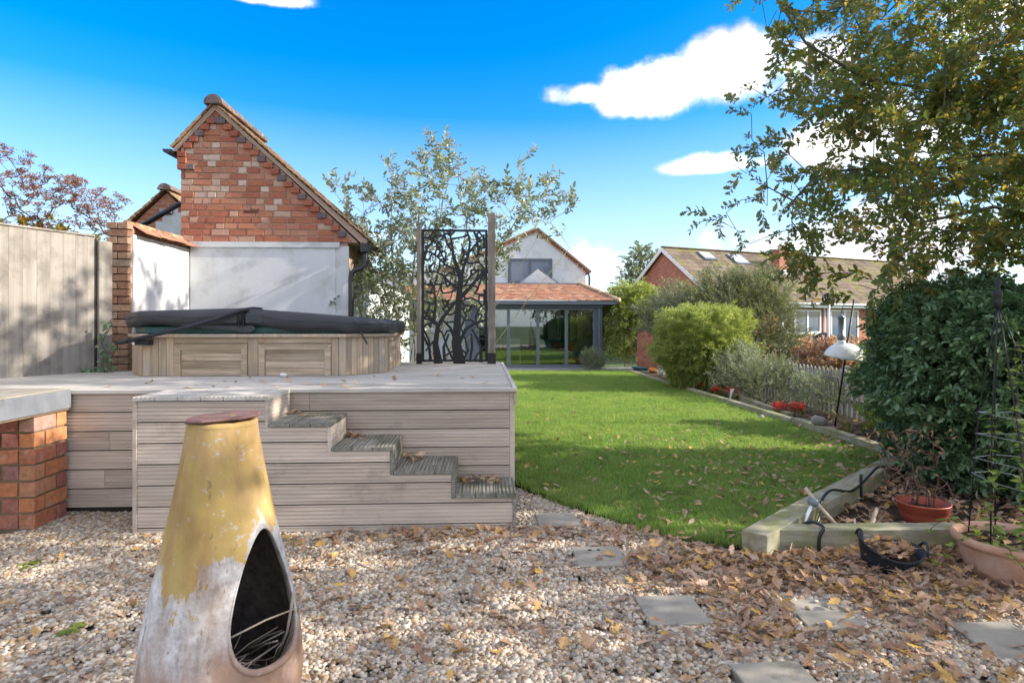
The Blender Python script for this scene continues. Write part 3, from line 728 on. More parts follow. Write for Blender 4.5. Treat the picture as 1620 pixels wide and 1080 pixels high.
# ================================================================ laser-cut screen
scr = thing('garden_screen', 'black laser-cut metal screen with tree pattern between two wooden posts', 'screen', (-.36, 7.75, DZ))
def zz2(u, v): return (-.795+(u-105)/(510-105)*.845, 2.665-(v-165)/(968-165)*1.70)   # picture drawn in a 405 x 803 field
fr = MB(); SY = 7.75
x0, z1 = zz2(105, 165); x1, z0 = zz2(510, 968)
for bx in ((x0, z0, x0+.032, z1), (x1-.032, z0, x1, z1), (x0+.0321, z1-.028, x1-.0321, z1), (x0+.0321, z0, x1-.0321, z0+.03)):
    fr.box(bx[0], SY-.014, bx[1], bx[2], SY+.014, bx[3])
fr.build('frame', m_black, scr)
strokes = [[(335, 966, 62), (316, 850, 44), (325, 700, 34), (335, 560, 30), (345, 470, 27), (325, 400, 22), (300, 330, 15), (290, 250, 11), (275, 178, 9)],
           [(340, 580, 26), (400, 520, 18), (440, 470, 17), (504, 415, 32)], [(345, 480, 18), (365, 380, 15), (392, 320, 13), (402, 240, 11), (385, 176, 9)],
           [(398, 300, 12), (450, 240, 9), (506, 215, 8)], [(325, 880, 20), (375, 770, 16), (430, 735, 14), (508, 712, 10)],
           [(205, 966, 46), (190, 860, 28), (205, 750, 22), (235, 700, 19), (300, 620, 15), (332, 590, 12)],
           [(205, 745, 20), (165, 715, 22), (145, 690, 14), (108, 650, 11)], [(180, 710, 18), (192, 610, 11), (180, 520, 9), (200, 440, 8)],
           [(310, 830, 20), (280, 760, 13), (235, 715, 10)], [(320, 520, 20), (270, 480, 13), (230, 440, 11), (185, 420, 9), (108, 430, 8)],
           [(335, 420, 14), (300, 400, 11), (250, 380, 10), (200, 330, 9), (150, 300, 8), (108, 310, 8)], [(245, 962, 16), (240, 880, 14), (270, 800, 10)], [(160, 960, 14), (150, 880, 12), (112, 800, 9)], [(470, 966, 18), (470, 880, 14), (440, 820, 10), (415, 770, 9)],
           [(400, 966, 12), (415, 880, 12), (410, 800, 9)], [(112, 760, 10), (150, 840, 10), (160, 960, 12)], [(300, 960, 12), (262, 880, 10), (230, 790, 9), (205, 770, 9)], [(360, 960, 12), (390, 900, 10), (372, 830, 9), (345, 760, 9), (380, 690, 9), (350, 640, 9)], [(505, 860, 9), (440, 930, 9), (430, 966, 10)], [(505, 790, 9), (450, 760, 8), (435, 700, 9), (460, 640, 9), (505, 600, 9)], [(130, 900, 8), (190, 830, 9)], [(250, 930, 9), (300, 900, 9)]]
SN = []; pn = MB()
def stroke(p):
    p = [(u, v, w*1.22) for u, v, w in p]
    for (u0, v0, w0), (u1, v1, w1) in zip(p[:-1], p[1:]):
        a = Vector(zz2(u0, v0)); b = Vector(zz2(u1, v1)); d = (b-a)
        if d.length < 1e-4: continue
        d = d.normalized(); nr = Vector((-d.y, d.x)); k = .845/405/2
        a2 = a-d*w0*k*.5; b2 = b+d*w1*k*.5; t = .0025+random.uniform(0, .0008)
        pn.prism([(q.x, SY-t, q.y) for q in (a2-nr*w0*k, a2+nr*w0*k, b2+nr*w1*k, b2-nr*w1*k)], (0, 2*t, 0))
for s in strokes:
    stroke(s)
    for a, b in zip(s[:-1], s[1:]):
        for t in (0, .33, .66): SN.append((a[0]+(b[0]-a[0])*t, a[1]+(b[1]-a[1])*t))
rr = random.Random(5); cand = []
while len(cand) < 95:
    for _ in range(60):
        c = (rr.uniform(118, 498), rr.uniform(178, 955))
        if all(math.hypot(c[0]-q[0], (c[1]-q[1])) > 27 for q in cand+SN): cand.append(c); break
    else: break
cand.sort(key=lambda c: min(math.hypot(c[0]-q[0], c[1]-q[1]) for q in SN))
nodes = list(SN)
for c in cand:
    q = min(nodes, key=lambda q: math.hypot(c[0]-q[0], c[1]-q[1])+.25*max(0, c[1]-q[1]))
    m = ((c[0]+q[0])/2+rr.uniform(-5, 5), (c[1]+q[1])/2+rr.uniform(-5, 5)); stroke([(*q, 12), (*m, 10.5), (*c, 9)])
    q2 = sorted(nodes, key=lambda q: math.hypot(c[0]-q[0], c[1]-q[1]))[min(5, len(nodes)-1)]
    nodes.append(c); nodes.append(m)
    if rr.random() < .8 and math.hypot(c[0]-q2[0], c[1]-q2[1]) < 75: stroke([(*c, 9), (*q2, 9)])
pn.build('tree_panel', m_black, scr)
for px0, px1, pz in ((-.852, -.799, 2.70), (.055, .150, 2.87)):
    mb = MB(); mb.box(px0, SY-.05, DZ, px1, SY+.05, pz); p = mb.build('post', m_postwood, scr, bevel=.004)
    mb = MB(); mb.box(px0-.006, SY-.056, DZ+.002, px1+.006, SY+.056, DZ+.14); mb.build('post_shoe', m_black, p, bevel=.002)

# ================================================================ close-boarded fence on the left
fen = thing('board_fence', 'tall pale close-boarded timber fence at the left edge', 'fence', (-4.5, 5.8, .5))
fd = Vector((.38, .75, 0)).normalized(); fn = Vector((fd.y, -fd.x, 0))
M0 = Matrix(((fd.x, -fn.x, 0, -4.13), (fd.y, -fn.y, 0, 6.58), (0, 0, 1, 0), (0, 0, 0, 1)))
u = -2.9
while u < -.01:
    w = min(.118, -u); mb = MB()
    mb.prism([M0 @ Vector(p) for p in ((u, .0, .80), (u+w-.004, .0, .80), (u+w-.004, .010, .80), (u, .018, .80))] if False else [M0 @ Vector((u, random.uniform(-.0012, .0006), .80)), M0 @ Vector((u+w-.0005, .0008, .80)), M0 @ Vector((u+w-.0005, .02, .80)), M0 @ Vector((u, .02, .80))], (0, 0, 2.365-.80+random.uniform(-.004, .004)))
    mb.build('fence_plank', m_fence, fen); u += .118
for z in (1.1, 1.65, 2.2):
    mb = MB(); mb.box(-2.9, .022, z, .0, .06, z+.07, M0); mb.build('rail', m_fence, fen)
mb = MB(); mb.box(-2.9, -.012, 2.372, .004, .035, 2.392, M0); mb.build('capping_rail', m_fence, fen, bevel=.003)
mb = MB(); mb.box(.006, -.005, .5, .024, .07, 2.345, M0); mb.build('post_channel', m_darkgap, fen)
mb = MB(); mb.box(.026, -.035, .5, .172, .075, 2.335, M0); mb.build('end_post', m_fence, fen, bevel=.006)

# ================================================================ bricks
BC = {}
def brick_mesh(L, Hh, D, mat, jit=.0035):
    k = (round(L, 3), round(Hh, 3), round(D, 3), mat.name); lst = BC.setdefault(k, [])
    if len(lst) < 4:
        mb = MB(); mb.box(-L/2, -D/2, -Hh/2, L/2, D/2, Hh/2, jit=jit); lst.append(mb.mesh('brick', mat, bevel=.003)); return lst[-1]
    return random.choice(lst)
def brick(parent, p, L, Hh, D, mat, rz=0, name='brick'):
    return ob(name, brick_mesh(L, Hh, D, mat), parent, loc=p, rot=(random.uniform(-.006, .006), random.uniform(-.008, .008), rz+random.uniform(-.006, .006)))

# counter on the left
cnt = thing('brick_counter', 'low brick pier with a grey metal-edged worktop at the left edge', 'counter', (-3.5, 4.5, 0))
CX1, CY0, CY1, CH = -3.145, 4.36, 4.69, .1135
mb = MB(); mb.box(-4.6, CY0+.012, -.05, CX1-.012, CY1-.01, .80); mb.build('mortar_core', m_mortardk, cnt)
for r_ in range(7):
    z = CH*(r_+.5)+.0; zb = CH-.016
    if r_ % 2 == 0:
        # right face: stretcher then header
        segs = [(CY0, .215), (CY0+.228, .102)]
    else: segs = [(CY0, .102), (CY0+.115, .215)]
    for s, L in segs:
        brick(cnt, (CX1-.052, s+L/2, z), L, zb, .104, m_pierbrick, R(90))
    x = CX1-.118-(.0 if r_ % 2 == 0 else .11)
    if r_ % 2: brick(cnt, (CX1-.104-.06, CY0+.052, z), .105, zb, .104, m_pierbrick)
    xx = CX1-.118-(.12 if r_ % 2 else 0)
    while xx > -4.4:
        brick(cnt, (xx-.1075, CY0+.052, z), .215, zb, .104, m_pierbrick); xx -= .229
wt_ = MB(); wt_.box(-4.7, 3.6, .806, -3.122, 4.706, .945); worktop = wt_.build('worktop', m_worktop, cnt, bevel=.006)
mb = MB(); mb.box(-4.69, 3.61, .9455, -3.13, 4.70, .958); mb.build('top_sheet', m_stone, worktop, bevel=.003)
mb = MB(); mb.box(-4.69, 3.62, .793, -3.132, 4.698, .8055); mb.build('underside_board', m_mortardk, worktop, bevel=.003)

# ================================================================ garden wall: brick pier, white flank, tile coping
gw = thing('garden_wall', 'white painted garden wall with brown brick end and tile coping', 'wall', (-3.95, 7.3, 0))
mb = MB(); mb.box(-4.085, 6.775, -.05, -3.865, 8.04, 2.44); mb.build('wall_core', m_mortar, gw)
def wallskin(name, x0, x1, y0, y1, z0, z1, mat, parent, bumps=True):
    mb = MB(); mb.box(x0, y0, z0, x1, y1, z1); return mb.build(name, mat, parent)
wallskin('painted_face', -3.864, -3.845, 6.79, 8.045, .9, 2.43, m_render, gw)
GC = .0815
z = .93; r_ = 0
while z+GC < 2.56:
    if r_ % 2 == 0: brick(gw, (-3.975, 6.76, z+GC/2), .225, GC-.012, .10, m_oldbrick)
    else:
        brick(gw, (-4.033, 6.76, z+GC/2), .106, GC-.012, .10, m_oldbrick); brick(gw, (-3.916, 6.762, z+GC/2), .108, GC-.012, .10, m_oldbrick)
    z += GC; r_ += 1
zc = 2.44
for i in range(7):
    brick(gw, (-3.965, 6.90+i*.18, 2.472), .17, .055, .20, m_tile, R(90), 'coping_brick')
for side, n in ((1, 9), (-1, 9)):
    for i in range(n):
        mb = MB(); mb.box(-.082, -.012, -.006, .082, .17, .006, jit=.002)
        o = mb.build('coping_tile', m_tile, None, bevel=.002); o.location = (-3.96+side*.125, 6.85+i*.145, 2.505+random.uniform(-.006, .006)); o.rotation_euler = (random.uniform(-.05, .05), side*R(26)+random.uniform(-.08, .08), side*R(90) if False else random.uniform(-.06, .06)); o.scale = (1.5, .9, 1); adopt(o, gw)
for i in range(7):
    mb = MB(); mb.tube([(-3.96, 6.86+i*.18, 2.555), (-3.96, 7.03+i*.18, 2.55)], .05, 8); mb.build('coping_cap', m_tileold, gw, smooth=True)

# ================================================================ brick outbuilding with catslide gable
obg = thing('brick_outbuilding', 'brick outbuilding with steep lopsided gable above a white rendered wall', 'building', (-2.8, 9, 0))
GY = 8.05; AP = (-3.50, 4.27); EL = (-3.955, 3.72); ER = (-1.62, 2.50)
gp = [(-3.94, 2.52), (-1.80, 2.52), (-1.62, 2.50), AP, (-3.955, 3.74)]
mb = MB(); mb.prism([(x, GY-.0145, z) for x, z in [(-3.94, 2.53), (-1.66, 2.53), AP, (-3.94, 3.76)]], (0, .026, 0)); mb.prism([(x, GY+.012, z) for x, z in [(-3.94, .0), (-1.80, .0), (-1.80, 2.52), (-1.66, 2.52), AP, (-3.94, 3.76)]], (0, 1.5, 0)); mb.build('wall', m_mortar, obg)
mb = MB(); mb.prism([(x, GY-.045, z) for x, z in [(-1.53, 2.55), (-3.50, 4.30), (-4.03, 3.73), (-4.0, 3.69), (-3.50, 4.24), (-1.55, 2.49)]], (0, 1.6, 0)); mb.build('roof_deck', m_mortar, obg)
wallskin('rendered_face', -3.832, -1.955, GY-.012, GY+.011, .0, 2.455, m_render, obg)
wallskin('rendered_corner', -1.954, -1.785, GY-.004, GY+.0115, .0, 2.48, m_render, obg)
wallskin('render_ledge', -3.832, -1.90, GY-.035, GY+.0105, 2.456, 2.528, m_render, obg)
wallskin('side_render', -1.799, -1.785, GY+.012, 14.5, .0, 2.2, m_render, obg); wallskin('rear_range', -3.9, -1.80, 9.7, 14.45, .0, 2.2, m_render, obg)
def hs_clip(poly, a, b):
    """keep the left side of a->b"""
    out = []
    def sd(p): return (b[0]-a[0])*(p[1]-a[1])-(b[1]-a[1])*(p[0]-a[0])
    for i in range(len(poly)):
        p, q = poly[i], poly[(i+1) % len(poly)]; sp, sq = sd(p), sd(q)
        if sp >= 0: out.append(p)
        if sp*sq < 0: t = sp/(sp-sq); out.append((p[0]+t*(q[0]-p[0]), p[1]+t*(q[1]-p[1])))
    return out
AR = (AP[0], AP[1]-.02); slR = (AP[1]-2.5)/(-1.62+3.50)
z = 2.532; r_ = 0; rb = random.Random(11); nb = 0
while z < 4.2:
    x = -3.945-(rb.choice((0, .06, .115)))
    while x < -1.6:
        L = rb.choice((.215, .215, .102, .102, .16)) if r_ % 3 else rb.choice((.102, .102, .215))
        x0, x1 = x, x+L; x += L+.012
        x0 = max(x0, -3.945)
        if x1-x0 < .03: continue
        hh = GC-.012
        pl = [(x0, z), (x1, z), (x1, z+hh), (x0, z+hh)]
        pl2 = hs_clip(pl, (-1.66, 2.48), AR); pl2 = hs_clip(pl2, AR, (-3.955, 3.735))
        if len(pl2) < 3: continue
        ar = abs(sum(pl2[i][0]*pl2[(i+1) % len(pl2)][1]-pl2[(i+1) % len(pl2)][0]*pl2[i][1] for i in range(len(pl2))))/2
        if ar < .0012: continue
        pale = rb.random() < ((.34 if L < .12 else .12) if z > 2.78 else .06)
        mt = m_brickpale if pale else m_brick
        pr = rb.uniform(0, .005)
        if len(pl2) == 4 and ar > .98*(x1-x0)*hh: brick(obg, ((x0+x1)/2, GY-.002-pr+.0, z+hh/2), round(x1-x0, 3), hh, .04, mt)
        else:
            mb = MB(); mb.prism([(a, GY-.018-pr, c) for a, c in pl2], (0, .036, 0)); mb.build('brick', mt, obg)
        nb += 1
    z += GC; r_ += 1
# proud dark headers stepping down both verges
z = 4.06; k = 0
while z > 2.55:
    for sgn in (-1, 1):
        if sgn < 0: x = AP[0]-(AR[1]-z-GC*.5)/1.12+.075
        else: x = AP[0]+(AR[1]-z-GC*.5)/slR-.085
        if sgn < 0 and x < -3.90: continue
        brick(obg, (x, GY-.03, z+GC/2), .108, GC-.01, .05, m_brickblue if k % 3 == (0 if sgn > 0 else 2) else m_brickdark)
    z -= GC; k += 1
for q in range(3): brick(obg, (-3.925, GY-.03, 3.66-q*GC), .11, GC-.01, .05, m_brickdark)
brick(obg, (-3.82, GY-.028, 3.50), .10, GC-.01, .05, m_brickblue)
brick(obg, (AP[0], GY-.028, 4.11), .19, GC-.008, .05, m_brickblue)
mb = MB(); mb.box(-3.15, GY-.024, 2.90, -2.94, GY+.0, 2.965); vent = mb.build('air_vent', m_brickdark, obg)
for a in range(9):
    for b in range(2):
        mb = MB(); mb.box(-3.14+a*.0215, GY-.0265, 2.907+b*.028, -3.128+a*.0215, GY-.0235, 2.927+b*.028); mb.build('vent_hole', m_black, vent)
# mortar fillet under the verge
for a, b in (((-3.50, 4.285), (-1.60, 2.505)), ((-3.50, 4.285), (-4.02, 3.705))):
    mb = MB(); mb.prism([(a[0], GY-.05, a[1]), (b[0], GY-.05, b[1]), (b[0], GY-.05, b[1]+.035), (a[0], GY-.05, a[1]+.035)], (0, .06, 0)); mb.build('verge_mortar', m_mortar, obg)
# roof tiles: verge tiles singly, the field behind them joined
def roofslope(parent, A, B, y0, y1, mat, gauge=.098, tw=.165, verge=True, name='roof_tile', tl=.17):
    """A ridge (x,z), B eave (x,z); tiles across depth y"""
    d = Vector((B[0]-A[0], 0, B[1]-A[1])); L = d.length; d.normalize(); nrm = Vector((-d.z, 0, d.x)); nrm = nrm if nrm.z > 0 else -nrm
    nr = int(L/gauge); fld = MB()
    for i in range(nr+1):
        s = L-i*gauge
        if s < .04: break
        base = Vector((A[0], 0, A[1]))+d*s
        y = y0-(.0 if i % 2 else tw/2); first = True
        while y < y1:
            ya, yb = max(y, y0+random.uniform(-.01, .012)), min(y+tw-.004, y1)
            if yb-ya > .03:
                lift = .022+random.uniform(-.004, .006)
                up = min(tl, s)
                pts = [base+nrm*(lift)+Vector((0, ya, 0)), base+nrm*(lift)+Vector((0, yb, 0)), base-d*up+nrm*.006+Vector((0, yb, 0)), base-d*up+nrm*.006+Vector((0, ya, 0))]
                t = MB() if (first and verge) else fld
                t.cur = random.random(); t.prism([tuple(p) for p in pts], tuple(nrm*.012))
                if first and verge: t.build('verge_tile', mat, parent)
                first = False
            y += tw
    stuff(fld.build(name, mat, parent, recalc=True))
roofslope(obg, (-3.50, 4.31), (-1.50, 2.53), GY-.09, 9.6, m_tileold); roofslope(obg, (-3.2, 3.05), (-1.62, 2.2), 9.7, 14.6, m_tile, verge=False, name='rear_roof_tiles')
roofslope(obg, (-3.50, 4.31), (-4.04, 3.73), GY-.09, 9.6, m_tileold)
mb = MB()
for i in range(4):
    y = GY-.11+i*.42
    t = MB(); n = 14
    ring = [(math.cos(math.pi*(1.08*k/n-.04))*.118, math.sin(math.pi*(1.08*k/n-.04))*.118) for k in range(n+1)]
    poly = [(AP[0]+a, y, 4.315+b*.95+i % 2*.004) for a, b in ring]
    t.prism(poly, (0, .415, 0)); rd = t.build('ridge_tile', m_ridge, obg, smooth=False)
    if i == 0:
        t = MB(); t.prism([(AP[0]+a*.74, y-.006, 4.318+b*.72) for a, b in ring], (0, .01, 0)); t.build('mortar_plug', m_brickblue, rd)
# gutters and downpipe
def gutter(parent, x, z, y0, y1, r=.055):
    mb = MB(); n = 8; out = [(x+r*math.cos(math.pi+math.pi*k/n), z+r*math.sin(math.pi+math.pi*k/n)) for k in range(n+1)]
    inn = [(x+(r-.006)*math.cos(math.pi+math.pi*k/n), z+(r-.006)*math.sin(math.pi+math.pi*k/n)) for k in range(n, -1, -1)]
    mb.prism([(a, y0, b) for a, b in out+inn], (0, y1-y0, 0)); g = mb.build('gutter', m_blackpipe, parent)
    mb = MB(); mb.prism([(a, y0-.004, b) for a, b in out], (0, .005, 0)); mb.build('gutter_end', m_blackpipe, g)
gutter(obg, -4.07, 3.70, GY-.13, 9.55); gutter(obg, -1.56, 2.52, GY-.02, 9.55)
mb = MB(); mb.tube([(-1.57, 8.06, 2.50), (-1.57, 8.05, 2.28), (-1.575, 8.03, 2.22), (-1.62, 8.01, 2.185), (-1.69, 8.0, 2.165), (-1.735, 8.0, 2.12), (-1.745, 8.0, 2.05), (-1.745, 8.0, 1.0), (-1.745, 8.0, .02)], .036, 10); mb.build('downpipe', m_blackpipe, obg, smooth=True)
mb = MB(); mb.box(-1.63, 8.0, 2.40, -1.52, 8.1, 2.52); mb.build('hopper', m_blackpipe, obg, bevel=.008)

# small gable behind
sg = thing('small_brick_gable', 'small brick gable with white patch peeping behind the garden wall', 'building', (-5.6, 11.6, 0))
A2 = (-5.65, 3.80)
m_brwall = None
def brickwall_mat(name, c1, c2, mort, sc=1.0, off=True):
    m, nt, b = newmat(name)
    v, oi = coords(nt, False)
    g = N(nt, 'ShaderNodeNewGeometry').outputs['Normal']
    sp = N(nt, 'ShaderNodeSeparateXYZ', {0: v}); sn = N(nt, 'ShaderNodeSeparateXYZ', {0: g})
    # run the courses along whichever horizontal axis the wall follows
    f = mth(nt, 'GREATER_THAN', mth(nt, 'ABSOLUTE', sn.outputs[0]), mth(nt, 'ABSOLUTE', sn.outputs[1]))
    hx = N(nt, 'ShaderNodeMix', {0: f, 2: sp.outputs[0], 3: sp.outputs[1]}).outputs[0]
    uv = N(nt, 'ShaderNodeCombineXYZ', {0: hx, 1: sp.outputs[2], 2: 0.0}).outputs[0]
    br = N(nt, 'ShaderNodeTexBrick', {'Vector': uv, 'Color1': c1, 'Color2': c2, 'Mortar': mort, 'Scale': 1.0, 'Mortar Size': .006*sc, 'Brick Width': .225*sc, 'Row Height': .075*sc, 'Bias': 0.0})
    nn = mapr(nt, noise(nt, v, 12, 5), .3, .7, .75, 1.25)
    c = mixc(nt, 1.0, br.outputs[0], N(nt, 'ShaderNodeCombineColor', {0: nn, 1: nn, 2: nn}).outputs[0], 'MULTIPLY')
    setb(nt, b, c, .9, br.outputs[1], -.5, .006, .2); return m
m_brwall = brickwall_mat('far_brickwork', (.36, .115, .06), (.46, .19, .10), (.36, .28, .22))
m_brwall2 = brickwall_mat('bungalow_brickwork', (.40, .12, .07), (.50, .20, .12), (.40, .31, .26))
mb = MB(); mb.prism([(-6.35, 11, 0), (-4.95, 11, 0), (-4.95, 11, 3.12), A2+() and (A2[0], 11, A2[1]), (-6.35, 11, 3.12)], (0, 3, 0)); mb.build('wall', m_brwall, sg)
mb = MB(); mb.prism([(x, 10.988, z) for x, z in [(-5.95, 3.0), (-5.05, 3.0), (-5.2, 3.45), (-5.45, 3.45), (-5.45, 3.53), (-5.56, 3.53), (-5.56, 3.40), (-5.72, 3.40), (-5.72, 3.28), (-5.84, 3.28), (-5.84, 3.16), (-5.95, 3.16)]], (0, .011, 0)); mb.build('white_patch', m_render, sg)
mb = MB(); mb.box(-5.76, 10.93, 3.42, -5.53, 10.99, 3.50); mb.build('alarm_box', m_greylite, sg, bevel=.01)
roofslope(sg, (A2[0], 3.84), (-6.45, 3.12), 10.92, 14, m_tileold)
roofslope(sg, (A2[0], 3.84), (-4.85, 3.12), 10.92, 14, m_tileold)
for i in range(7):
    t = MB(); n = 10; ring = [(math.cos(math.pi*k/n)*.12, math.sin(math.pi*k/n)*.11) for k in range(n+1)]
    t.prism([(A2[0]+a, 10.9+i*.45, 3.84+b) for a, b in ring], (0, .445, 0)); t.build('ridge_tile', m_ridge, sg)
mb = MB(); mb.tube([(-4.62, 9.4, 3.30), (-5.2, 9.4, 2.95)], .042, 8); mb.build('waste_pipe', m_blackpipe, sg, smooth=True)

# ================================================================ chiminea
def chim_mat():
    m, nt, b = newmat('chiminea_clay')
    tc = N(nt, 'ShaderNodeTexCoord').outputs['Object']
    sp = N(nt, 'ShaderNodeSeparateXYZ', {0: tc}); z = sp.outputs[2]
    st = scaled(nt, tc, (1, 1, .35))
    nA = noise(nt, st, 9, 8, .7); nB = noise(nt, tc, 26, 8, .7); nC = noise(nt, scaled(nt, tc, (1, 1, .25)), 14, 8, .72); nD = noise(nt, tc, 3.2, 5, .6)
    yel = ramp(nt, mapr(nt, nD, .3, .7), [(0, (.37, .25, .075)), (.5, (.46, .32, .11)), (1, (.50, .32, .15))])
    salt = ramp(nt, nB, [(.3, (.33, .29, .27)), (.5, (.56, .52, .49)), (.68, (.74, .72, .69))])
    soot = (.17, .135, .125)
    clay = ramp(nt, nA, [(.3, (.30, .20, .165)), (.7, (.46, .31, .25))])
    # height of the paint edge wanders round the pot; it rises towards the mouth side
    edge = mth(nt, 'ADD', mth(nt, 'ADD', mth(nt, 'MULTIPLY', mth(nt, 'SUBTRACT', nA, .5), .62), mth(nt, 'MULTIPLY', mth(nt, 'SUBTRACT', nB, .5), .22)), mth(nt, 'MULTIPLY', mth(nt, 'ABSOLUTE', mth(nt, 'ADD', sp.outputs[0], .06)), -.95))
    zz = mth(nt, 'ADD', z, edge)
    low = mixc(nt, mapr(nt, mth(nt, 'ADD', mth(nt, 'ADD', z, mth(nt, 'MULTIPLY', mth(nt, 'SUBTRACT', nC, .5), .5)), mth(nt, 'MULTIPLY', sp.outputs[0], -.25)), .36, .50), clay, salt)
    low = mixc(nt, mth(nt, 'MULTIPLY', mapr(nt, nC, .53, .63), mapr(nt, sp.outputs[0], .12, -.12)), low, soot)
    c = mixc(nt, mapr(nt, zz, .575, .60), low, yel)
    chips = mapr(nt, noise(nt, tc, 24, 9, .74), .585, .615)
    c = mixc(nt, mth(nt, 'MULTIPLY', chips, .85), c, (.50, .45, .41))
    ch2 = mapr(nt, noise(nt, scaled(nt, tc, (1, 1, .4)), 40, 7, .66), .62, .66)
    c = mixc(nt, mth(nt, 'MULTIPLY', ch2, .75), c, (.24, .17, .10))
    stn = mapr(nt, noise(nt, scaled(nt, tc, (1, 1, .3)), 7, 6, .6), .46, .70)
    c = mixc(nt, mth(nt, 'MULTIPLY', stn, .85), c, (.27, .15, .07))
    # smoke-blackened inside
    ins = N(nt, 'ShaderNodeAttribute', attribute_name='inner').outputs['Fac']
    c = mixc(nt, ins, c, ramp(nt, nB, [(.3, (.05, .04, .034)), (.75, (.20, .155, .125))]))
    setb(nt, b, c, .82, mth(nt, 'ADD', nB, mth(nt, 'MULTIPLY', nC, .6)), .35, .006, .25)
    return m
m_chim = chim_mat()
CHX, CHY = -.85, 2.0
chim = thing('chiminea', 'bottle-shaped clay chiminea, flaking yellow paint over a whitened belly', 'chiminea', (CHX, CHY, 0))
CP = [(1.12, .112), (1.0, .134), (.9, .154), (.83, .170), (.7, .199), (.578, .231), (.48, .253), (.40, .266), (.32, .272), (.24, .268), (.17, .25), (.11, .215), (.06, .175), (.0, .165)]
def chr_(z):
    for (z1, r1), (z0, r0) in zip(CP[:-1], CP[1:]):
        if z0 <= z <= z1: return r0+(r1-r0)*(z-z0)/(z1-z0)
    return CP[0][1] if z > 1 else CP[-1][1]
def chs(z): return chr_(z)*.915
zs = [1.12-i*(1.12/44) for i in range(45)]
sm = [sum(chr_(min(1.12, max(0, z+d))) for d in (-.05, -.025, 0, .025, .05))/5 for z in zs]
prof = list(zip([r*.915 for r in sm], zs))
TH = .022
outer = prof; inner = [(max(.02, r-TH), max(.05, z)) for r, z in prof][::-1]
full = [(outer[0][0]-.012, 1.126)]+outer+[(.02, .0)]
mb = MB(); ring = outer+[(0.001, 0.0), (0.001, .05)]+[(r, z) for r, z in inner if z > .05]+[outer[0]]
ns = 72; mb.lathe(ring[:-1], ns)
m_ = len(ring)-1
mb.f += [((m_-1)*ns+k, (m_-1)*ns+(k+1) % ns, (k+1) % ns, k) for k in range(ns)]; mb.r += [0]*ns
body_me = mb.mesh('body', m_chim, smooth=True)
body = ob('body', body_me, chim); body.location = (CHX, CHY, 0); adopt(body, chim)
# mouth: teardrop cut through the front wall (drawn in arc length and height)
MAZ = R(-90+63)
td = []
for k in range(48):
    t = 2*math.pi*k/48
    s = math.cos(t); zz_ = .385+.405*((1+s)/2)**1.25           # height .385 .. .79
    w = (1-s)/2; half = .158*math.sin(t)*(.52+.5*w)
    td.append((half, zz_))
cut = MB(); ra, rb_ = .02, .6; n = len(td)
vs = []
for rr_ in (ra, rb_):
    for h, zz_ in td:
        skew = .06*(zz_-.56); vs.append((rr_, (h+skew), zz_))
Mz = Matrix.Rotation(MAZ, 4, 'Z')
cut.add([Mz @ Vector(v) for v in vs], [tuple(range(n))[::-1], tuple(range(n, 2*n))]+[(i, (i+1) % n, n+(i+1) % n, n+i) for i in range(n)])
cme = cut.mesh('mouth_cut', m_chim); co = bpy.data.objects.new('mouth_cut', cme); COL.objects.link(co); co.location = (CHX, CHY, 0)
md = body.modifiers.new('cut', 'BOOLEAN'); md.object = co; md.operation = 'DIFFERENCE'; md.solver = 'EXACT'
bpy.context.view_layer.update()
dg = bpy.context.evaluated_depsgraph_get(); nm = bpy.data.meshes.new_from_object(body.evaluated_get(dg))
body.modifiers.clear(); body.data = nm; nm.name = 'body'; bpy.data.objects.remove(co)
ia = nm.attributes.new('inner', 'FLOAT', 'POINT')
iv = []
for v in nm.vertices:
    r = math.hypot(v.co.x, v.co.y); iv.append(1.0 if r < chs(max(0, min(1.12, v.co.z)))-TH*.55 and v.co.z < 1.09 else 0.0)
ia.data.foreach_set('value', iv)
nm.polygons.foreach_set('use_smooth', [True]*len(nm.polygons))
try: nm.set_sharp_from_angle(angle=R(50))
except Exception: pass
# raised lip round the mouth
lp = []
for h, zz_ in td:
    r = chs(zz_); skew = .06*(zz_-.56); hh = h+skew
    rr_ = math.sqrt(max(.0001, r*r-hh*hh)); lp.append(Mz @ Vector((rr_-.002, hh, zz_)))
lp.append(lp[0]); lp.append(lp[1])
mb = MB(); mb.tube([p+Vector((CHX, CHY, 0)) for p in lp], [.0035+.008*max(0, (.52-p.z)/.14) for p in lp], 8, caps=False); lip = mb.build('mouth_lip', m_chim, chim, smooth=True)
# shift texture space of the lip to match the body
lip.data.transform(Matrix.Translation((-CHX, -CHY, 0))); lip.location = (CHX, CHY, 0); adopt(lip, chim)
mb = MB(); mb.lathe([(.1035, 1.10), (.107, 1.108), (.106, 1.120), (.099, 1.126), (.088, 1.12)], 40); rim = mb.build('rim', m_chim, None, smooth=True); rim.location = (CHX, CHY, 0); adopt(rim, chim)
# broken flat tile laid on top
m_lid = surf('maroon_lid', [(.09, .045, .04), (.15, .08, .07), (.21, .12, .105)], 14, .85, bump=.6, bscale=50, dirt_or_shade=(.35, .27, .06), dscale=11, dlo=.58, dhi=.7)
mb = MB(); lpts = [(-.13, -.07), (-.07, -.115), (.06, -.118), (.125, -.065), (.138, .02), (.11, .095), (.02, .12), (-.08, .105), (-.13, .035)]
mb.prism([(CHX+a*.83, CHY+b*.85, 1.135) for a, b in lpts], (0, 0, .010)); lid = mb.mesh('lid_tile', m_lid, bevel=.004)
lo = ob('lid_tile', lid); lo.data.transform(Matrix.Translation((-CHX, -CHY, -1.135))); lo.location = (CHX+.005, CHY-.005, 1.129); lo.rotation_euler = (R(-1), R(-2.5), R(20))
tag(lo, 'chipped maroon tile lying flat on top of the chiminea', 'lid')
